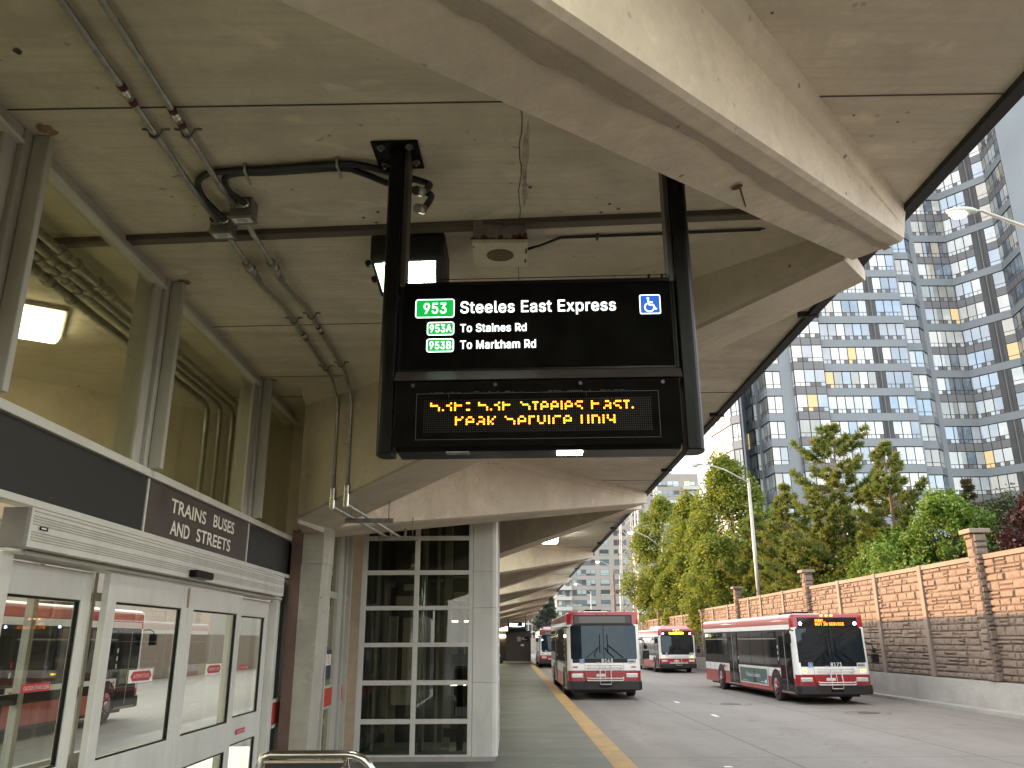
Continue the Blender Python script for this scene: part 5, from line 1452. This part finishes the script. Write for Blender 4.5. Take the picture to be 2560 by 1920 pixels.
broad_tree('maple_tree', 'yellow green maple of middling height, second from the left', (16.4, 75, G0), 13.0, 3.2, .5, M['maple'], 12, 24000, .26, 36)
broad_tree('maple_tree', 'tallest dense maple, left of the grey lamp pole', (17.7, 66, G0), 14.7, 3.7, .6, M['maple'], 13, 34000, .25, 52)
broad_tree('maple_tree', 'low maple whose leaves droop over the stone wall behind the buses', (14.9, 60, G0), 7.4, 2.8, -.2, M['maple'], 14, 19000, .22, 34)
broad_tree('maple_tree', 'small maple at the far end of the wall, above the red topped bus', (14.9, 72, G0), 7.4, 2.6, -.1, M['maple'], 15, 13000, .23, 26)
broad_tree('dark_tree', 'dark green leafy tree filling the gap behind the lamp pole', (18.8, 60, G0), 9.0, 3.0, .5, M['maple_dark'], 16, 16000, .24, 30)
pine_tree('pine_tree', 'narrow pine close to the right of the grey lamp pole', (17.5, 52, G0), 9.6, 2.5, .8, M['pine'], 21, 13, 6, .36, 1.3)
pine_tree('pine_tree', 'tallest pine with open layered branches in front of the tower', (17.75, 44, G0), 11.4, 3.7, 1.6, M['pine'], 22, 12, 6, .32, 1.2, tops=.55, full=.52)
pine_tree('pine_tree', 'slender pine just right of the tallest pine', (18.6, 40, G0), 9.5, 2.6, .9, M['pine'], 23, 14, 6, .27, 1.35, tops=.4, full=.7)
pine_tree('pine_tree', 'bushy pine behind the pillar beside the lamp pole', (17.0, 57, G0), 8.4, 3.0, .4, M['pine'], 24, 11, 7, .36, 1.4)
pine_tree('pine_tree', 'low spreading pine behind the wall, under the tallest pine', (17.3, 48, G0), 5.6, 3.0, .4, M['pine'], 25, 8, 8, .36, 1.4)
broad_tree('bright_tree', 'bright green leafy tree behind the wall, left of the nearest pillar', (19.3, 36.5, G0), 6.5, 2.5, .2, M['lime'], 31, 20000, .17, 34, low=.30)
broad_tree('dark_tree', 'dark leafy tree filling the gap under the tallest pine', (19.2, 47.5, G0), 5.6, 3.0, -.2, M['maple_dark'], 41, 14000, .22, 30)
broad_tree('dark_tree', 'dark leafy tree low behind the wall, right of the lamp pole', (19.0, 54, G0), 5.0, 2.8, -.2, M['maple_dark'], 42, 12000, .23, 26)
broad_tree('bright_tree', 'smaller bright green tree spreading low behind the wall beside the slender pine', (17.6, 38.5, G0), 5.0, 2.3, -.2, M['lime'], 43, 13000, .17, 26, low=.25)
broad_tree('thin_shrub', 'thin pale shrub poking over the wall in front of the bright green tree', (15.0, 33, G0), 3.8, 1.3, .6, M['lime'], 32, 1700, .17, 16, trunk=.05)
broad_tree('dark_tree', 'dark leafy tree behind the wall under the slender pine', (18.3, 41.5, G0), 5.4, 2.9, -.2, M['maple_dark'], 33, 15000, .20, 30)
pine_tree('spruce_tree', 'small brownish spruce standing apart beyond the bright green tree', (23.6, 42, G0 + .1), 7.9, 1.5, .4, M['spruce'], 34, 18, 8, .20, 1.2, tops=.12, full=.85, rise=-.1)
broad_tree('grey_tree', 'grey green leafy tree behind the nearest stone pillar', (22.4, 37.5, G0 + .1), 6.4, 2.7, -.2, M['olive'], 35, 15000, .18, 34)
broad_tree('plum_tree', 'dark purple plum tree at the right edge behind the wall', (21.6, 33.2, G0 + .1), 6.2, 1.9, .0, M['plum'], 36, 12000, .17, 28)
pine_tree('spruce_tree', 'grey blue spruce far beyond the end of the canopy', (8.0, 190, 0), 13.0, 3.6, .8, M['bluespruce'], 37, 16, 8, .7, 1.2, group='far trees', tops=.3, sc=3.0, rise=-.1)
broad_tree('dark_tree', 'green tree on the second road behind the entrance glass', (-16.4, 20, 0), 4.5, 1.8, .6, M['maple'], 38, 2500, .25, 14, group='trees by the second road')

# ------------------------------------------------------------------ tower block
def curtain_mat(name, base, stripe, amt, rough=.12, coat=1.0, sc=3.0):
    m, t, b = new_mat(name)
    p = pos(t)
    n = noise(t, scaled(t, p, 6, 6, .15), sc, 3)
    c = mixc(t, math_n(t, 'MULTIPLY', ramp(t, n, .4, .62), amt), base, stripe)
    c = mixc(t, ramp(t, noise(t, scaled(t, p, .5, .5, .5), 1.0, 2), .35, .65), c, [x * .72 for x in base])
    t.links.new(c, b.inputs['Base Color']); b.inputs['Roughness'].default_value = .35
    b.inputs['Coat Weight'].default_value = coat; b.inputs['Coat Roughness'].default_value = .02; b.inputs['Coat IOR'].default_value = 1.9
    return m
T_FR = plain('tower_frame', (.030, .032, .038), .4, .2)
T_PAN = plain('tower_light_panel', (.20, .228, .255), .5, 0, .08, .25, dirt=.12)
T_SPN = plain('tower_grey_spandrel', (.155, .155, .165), .45, 0, .12, .5)
T_DRK = plain('tower_dark_panel', (.050, .050, .054), .5, 0, .35, .7)
PANES = [plain('tower_glass', (.18, .21, .25), .05, .35, .25, .3, ior=2.4), curtain_mat('sheer_curtain', (.56, .60, .62), (.28, .33, .38), .75), curtain_mat('pale_blind', (.66, .68, .66), (.55, .58, .58), .3),
         curtain_mat('dim_curtain', (.34, .35, .32), (.16, .17, .16), .8), plain('tower_blue_glass', (.22, .28, .35), .05, .3, .2, .3, ior=2.3), curtain_mat('beige_curtain', (.50, .46, .38), (.30, .27, .22), .7), plain('vent_panel', (.13, .125, .13), .5)]
LITW = glow('lit_room', (1.0, .75, .38), .12)
TMATS = PANES + [LITW]
tw = thing('tower_block', 'tall faceted apartment tower of light bands and dark framed windows above the trees', 'building', (42, 92, 0))
ZT0, FH = 31.48, 2.97
KMIN, KMAX = -8, 15
win_parts = []
def facet(p0, p1, spec, band='light', zoff=0.0, skip=0.0):
    p0, p1 = Vector((p0[0], p0[1], 0)), Vector((p1[0], p1[1], 0))
    d = (p1 - p0); L = d.length; d.normalize(); n = Vector((d.y, -d.x, 0))
    F = Matrix(((d.x, n.x, 0, p0.x - 42), (d.y, n.y, 0, p0.y - 92), (0, 0, 1, 0), (0, 0, 0, 1)))
    g = MB(F)
    tot = sum(s[1] for s in spec); sc = L / tot
    g.box(0, L, -.5, 0, 3, 76, 0)
    x = 0; pilx = []
    for s in spec:
        w = s[1] * sc
        if s[0] == 'p': g.box(x, x + w, .001, .15, 3, 76, 1)
        if s[0] == 'd':
            g.box(x, x + w, .001, .05, 3, 75.9, 3)
            for q in (.32, .5, .62): g.box(x + w * q, x + w * q + .10, .051, .11, 3, 75.8, 2 if q == .5 else 3)
        x += w
    for k in range(KMIN, KMAX):
        zt = ZT0 + FH * k + zoff
        m = 1 if band == 'light' or (band == 'alt' and k % 2 == 0) else 2
        x = 0
        for s in spec:
            w = s[1] * sc
            if s[0] in 'w' or (s[0] == 'd' and m == 1):
                if m == 1: g.box(x - .0, x + w, .002, .145, zt + .04, zt + .93, 1)
                else:
                    np_ = s[2] if len(s) > 2 else 1
                    for q in range(np_): g.box(x + w * q / np_ + .05, x + w * (q + 1) / np_ - .05, .002, .03, zt + .06, zt + .93, 2)
            x += w
    g.build('wall', [T_FR, T_PAN, T_SPN, T_DRK], tw)
    for k in range(KMIN, KMAX):
        zt = ZT0 + FH * k + zoff
        x = 0
        for s in spec:
            w = s[1] * sc
            if s[0] == 'w':
                g = MB(F); np_ = s[2]
                style = RNG.choices(range(6), (4.5, 4, 4, 2, 3, 1))[0] if skip != 2 else RNG.choices(range(6), (2, 2, 2, 4, 1, 3))[0]
                if skip == 1: style = RNG.choice((1, 1, 3))
                for q in range(np_):
                    a, b = x + w * q / np_ + .055, x + w * (q + 1) / np_ - .055
                    m = style if RNG.random() < (.6 if skip != 1 else .95) else RNG.choices(range(6), (4, 4, 4, 1, 3, .6))[0]
                    if RNG.random() < .012: m = 7
                    g.face([(a, .04, zt - 1.50), (b, .04, zt - 1.50), (b, .04, zt - .06), (a, .04, zt - .06)][::-1], m)
                    md = (a + b) / 2
                    r = RNG.random()
                    lo = ((a, md - .03, 6 if r < .33 else m), (md + .03, b, m if r < .66 else 6)) if np_ > 2 else ((a, b, m),)
                    for a2, b2, m2 in lo: g.face([(a2, .04, zt - 1.98), (b2, .04, zt - 1.98), (b2, .04, zt - 1.57), (a2, .04, zt - 1.57)][::-1], m2)
                c = F @ Vector((x + w / 2, 0, zt))
                wx, wy, wz = c.x + 42, c.y + 92, zt
                vis = 12 < wz < 62 and (wx / wy < .64)
                win_parts.append((w / (wx * wx + wy * wy + wz * wz) * (1 if vis else .01), g))
            x += w
fc = [((24.6, 97.5), (25.46, 91.33), [('w', 6, 4)], 'light', 1), ((25.46, 91.33), (26.26, 90.52), [('p', .1), ('w', 1, 1)], 'light', 1), ((26.4, 90.6), (28.45, 97.0), [('p', 1)], 'light', 0),
      ((28.55, 96.4), (28.72, 93.40), [('w', 3, 3)], 'light', 1), ((28.67, 93.21), (29.08, 93.22), [('w', .4, 1)], 'dark', 0), ((29.08, 93.22), (29.26, 93.1), [('p', .2)], 'light', 0),
      ((29.27, 93.0), (29.40, 89.95), [('p', .25), ('w', 2.5, 3)], 'light', 1), ((29.38, 89.92), (32.50, 89.90), [('w', 1.75, 2), ('p', 1.4)], 'light', 0), ((32.50, 89.9), (32.56, 89.36), [('w', .5, 1)], 'dark', 0), ((32.56, 89.36), (36.1, 89.34), [('w', 3.5, 3)], 'dark', 0),
      ((36.1, 89.34), (36.35, 90.0), [('w', .5, 1)], 'dark', 0), ((36.35, 90.0), (46.35, 89.98), [('w', 5.9, 6), ('d', 1.1), ('w', 3.0, 3)], 'light', 0), ((46.35, 89.98), (46.9, 91.3), [('p', 1)], 'light', 0), ((46.9, 91.3), (48.8, 91.32), [('w', 1.9, 2)], 'light', 0), ((48.8, 91.32), (49.9, 92.5), [('w', 1.3, 1)], 'light', 0), ((49.9, 92.5), (50.5, 92.55), [('p', .6)], 'light', 0),
      ((50.5, 92.55), (54.65, 92.6), [('w', 4.1, 4)], 'alt', 2), ((54.65, 92.6), (58.2, 88.1), [('w', 3.0, 3), ('d', 1.4), ('w', 1.25, 1)], 'alt', 0), ((58.2, 88.1), (57.5, 83.5), [('w', 4.6, 5)], 'alt', 2), ((57.5, 83.5), (60.9, 80.6), [('p', 3)], 'light', 0), ((60.9, 80.6), (66, 79.5), [('p', 1), ('w', 1.2, 1), ('p', 3)], 'light', 0)]
for k, (a, b, sp_, bd, sk) in enumerate(fc): facet(a, b, sp_, bd, .06 if k in (3, 9) else 0, sk)
g = MB(MT(-42, -92, 0)); pl = [(25.6, 91.9), (29.6, 97.2), (36, 91.5), (46, 91.5), (54.9, 93.5), (58.9, 88.5), (58.4, 84.2), (61.3, 81.3), (66, 80.2), (72, 92), (62, 112), (30, 112), (25.4, 100)]
g.prism(pl, 2, 76); g.build('core', [T_PAN], tw)
win_parts.sort(key=lambda q: -q[0])
for _, g in win_parts[:98]: g.build('window', TMATS, tw)
rest = MB()
for _, g in win_parts[98:]:
    i = len(rest.V); rest.V += g.V; rest.F += [tuple(i + q for q in f) for f in g.F]; rest.MI += g.MI; rest.SM += g.SM
tag(rest.build('windows', TMATS, tw), kind='stuff')

# ------------------------------------------------------------------ far apartment block
F_W = plain('far_beige_wall', (.34, .31, .28), .8, 0, .08, .15)
F_B = plain('far_balcony_white', (.52, .51, .48), .7)
F_G = [plain('far_glass', (.10, .15, .17), .08, .2, .3, .1, ior=2.0), plain('far_glass_pale', (.32, .42, .44), .1, .1, .2, .1, ior=2.0), plain('far_glass_dark', (.06, .065, .07), .2), glow('far_lit_window', (1, .8, .35), .5)]
F_FR = plain('far_window_frame', (.12, .12, .12), .5)
fb = thing('apartment_block', 'far beige apartment block with rows of windows and white balconies beyond the canopy', 'building', (34, 252, 0))
Y0 = 250
g = W(fb); g.box(13.5, 40.6, Y0, 262, 0, 62, 0); g.box(40.6, 57.6, Y0 - 1.2, 262, 0, 50.8, 0); g.box(42, 50, Y0 + 1, 260, 50.8, 51.6, 0); g.build('wall', [F_W], fb)
fw = []
def fwin(x0, x1, z, n, yb, h=1.75, frame=True):
    g = MB(MT(-34, -252, 0)); g.box(x0, x1, yb - .06, yb - .01, z, z + h, 4)
    w = (x1 - x0) / n
    for q in range(n):
        m = RNG.choices((0, 1, 2, 3), (3, 4, 2, .08))[0]
        g.face([(x0 + q * w + .08, yb - .07, z + .55), (x0 + (q + 1) * w - .08, yb - .07, z + .55), (x0 + (q + 1) * w - .08, yb - .07, z + h - .06), (x0 + q * w + .08, yb - .07, z + h - .06)], m)
        g.face([(x0 + q * w + .08, yb - .07, z + .06), (x0 + (q + 1) * w - .08, yb - .07, z + .06), (x0 + (q + 1) * w - .08, yb - .07, z + .46), (x0 + q * w + .08, yb - .07, z + .46)], RNG.choice((0, 1, 2)))
    fw.append((z, g))
balc = []
for f in range(2, 16):
    z = 2.6 + 2.93 * f
    fwin(42.6, 51.6, z + .3, 5, Y0 - 1.2); fwin(53.2, 56.6, z + .1, 2, Y0 - 1.2)
    if f > 9: balc.append((52.6, 57.9, z - .5, Y0 - 1.2))
    fwin(36.2, 40.2, z + .3, 3, Y0); fwin(31.0, 34.8, z + .3, 3, Y0)
    fwin(26.6, 29.4, z + .3, 1, Y0); fwin(18.2, 25.2, z + .3, 5, Y0); fwin(14.0, 17.4, z + .1, 3, Y0)
    if f < 7: balc.append((12.6, 18.0, z - .7, Y0)); 
for x0, x1, z, yb in balc:
    g = W(fb); g.box(x0, x1, yb - 1.3, yb - .08, z - .3, z + .75); g.build('balcony', F_B, fb)
fw.sort(key=lambda q: abs(q[0] - 28))
for _, g in fw[:96]: g.build('window', F_G + [F_FR], fb)
rest = MB()
for _, g in fw[96:]:
    i = len(rest.V); rest.V += g.V; rest.F += [tuple(i + q for q in f) for f in g.F]; rest.MI += g.MI; rest.SM += g.SM
if rest.V: tag(rest.build('windows', F_G + [F_FR], fb), kind='stuff')
# other distant buildings beyond the canopy end
b2 = thing('glass_block', 'distant dark glass block with white vertical fins at the end of the canopy', 'building', (6, 330, 0))
g = W(b2); g.box(2.0, 12.5, 330, 345, 0, 27, 0)
for k in range(8): g.box(2.0 + k * 1.5, 2.35 + k * 1.5, 329.7, 329.98, 0, 27, 1)
for k in range(9): g.box(2.0, 12.5, 329.8, 329.97, 2 + k * 3, 2.6 + k * 3, 1)
g.build('facade', [plain('distant_dark_glass', (.05, .06, .075), .15), F_B], b2)
b3 = thing('balcony_block', 'distant pale building with teal glass balconies left of the beige apartments', 'building', (11, 300, 0))
g = W(b3); g.box(12.0, 18.5, 300, 315, 0, 27.0, 0); g.box(10.6, 12.0, 302, 315, 0, 21, 0); g.build('wall', plain('distant_pale_wall', (.5, .47, .43), .8), b3)
for k in range(8):
    g = W(b3); g.box(12.4, 15.6, 298.6, 299.98, 3.2 + 3 * k, 4.2 + 3 * k); g.box(12.4, 15.4, 299.9, 299.99, 4.3 + 3 * k, 5.9 + 3 * k, 1); g.build('balcony', [plain('teal_glass', (.16, .25, .26), .2), F_G[2]], b3)
b4 = thing('retaining_wall', 'pale low concrete wall closing the end of the terminal road', 'wall', (4, 140, 0))
g = W(b4); g.box(-4, 13, 139, 139.6, 0, 2.4); g.build('wall', M['barrier'], b4)
# lattice transmission tower and utility pole
hy = thing('lattice_tower', 'grey steel lattice transmission tower in front of the beige apartments', 'tower', (33.3, 200, 0))
g = W(hy)
HT = 62
def leg(sx, sy, z):
    w = 3.4 * (1 - z / HT) + .9
    return Vector((33.3 + sx * w, 200 + sy * w, z))
lv = [0, 7, 13.5, 19.5, 25, 30, 34.5, 38.5, 42.5, 46.5, 50.5, 54.5, 58.5, 62]
for sx in (-1, 1):
    for sy in (-1, 1): g.tube([leg(sx, sy, z) for z in lv], .20, 5)
for a, b in zip(lv[:-1], lv[1:]):
    for (s1, s2) in (((-1, -1), (1, -1)), ((1, -1), (1, 1)), ((1, 1), (-1, 1)), ((-1, 1), (-1, -1))):
        g.tube([leg(*s1, a), leg(*s2, b)], .11, 4); g.tube([leg(*s2, a), leg(*s1, b)], .11, 4); g.tube([leg(*s1, b), leg(*s2, b)], .10, 4)
        g.tube([leg(*s1, a), (leg(*s2, a) + leg(*s2, b)) / 2], .07, 4)
for z, l in ((44, 8), (52, 6.5)):
    for s in (-1, 1): g.tube([leg(s, 0, z), (33.3 + s * l, 200, z + .4), leg(s, 0, z + 2)], .12, 4)
g.build('lattice', M['lattice'], hy)
h2 = thing('lattice_tower', 'second thin lattice tower with pale conductors left of the grey one', 'tower', (26.6, 190, 0))
g = W(h2)
for sx in (-1, 1):
    for sy in (-1, 1): g.tube([(26.6 + sx * 1.9, 190 + sy * 1.9, 0), (26.6 + sx * 1.0, 190 + sy * 1.0, 40)], .12, 5)
for k in range(14):
    z0, z1 = k * 2.9, (k + 1) * 2.9
    w0, w1 = 1.9 - .9 * z0 / 40, 1.9 - .9 * z1 / 40
    g.tube([(26.6 - w0, 190 - w0, z0), (26.6 + w1, 190 - w1, z1)], .07, 4); g.tube([(26.6 + w0, 190 - w0, z0), (26.6 - w1, 190 - w1, z1)], .07, 4)
g.build('lattice', plain('pale_lattice', (.48, .45, .42), .6), h2)
t = thing('utility_pole', 'brown wooden utility pole standing before the beige apartments', 'pole', (16.0, 130, 0))
g = W(t); g.tube([(16.0, 130, 0), (15.9, 130, 12.3)], [.2, .15], 8); g.build('pole', M['wood'], t)
g = W(t); g.box(15.3, 15.9, 129.8, 129.9, 8.6, 9.0); g.build('pole_sign', M['tan'], t)

# ------------------------------------------------------------------ the far side of the station, seen through the glass, and an added sun-blocking building
lw = thing('brick_wall', 'stamped stone wall along the second road seen through the entrance glass', 'wall', (-20, 20, 0))
g = W(lw); g.box(-20.0, -19.7, -40, 120, 0, 2.4); g.build('wall', M['stone'], lw)
ob = thing('sun_block_building', 'added long low pale building blocking the sun beyond the second road', 'building', (-90, 40, 0))
g = W(ob); g.box(-100, -80, -150, 320, 0, 19.6); g.build('wall', F_W, ob)  # unseen block added to keep low sun off the road and buses
for k in range(12):
    g = W(ob); g.box(-79.99, -79.9, -50 + 14 * k, -40 + 14 * k, 3, 5.2); g.build('window', F_G[1], ob)
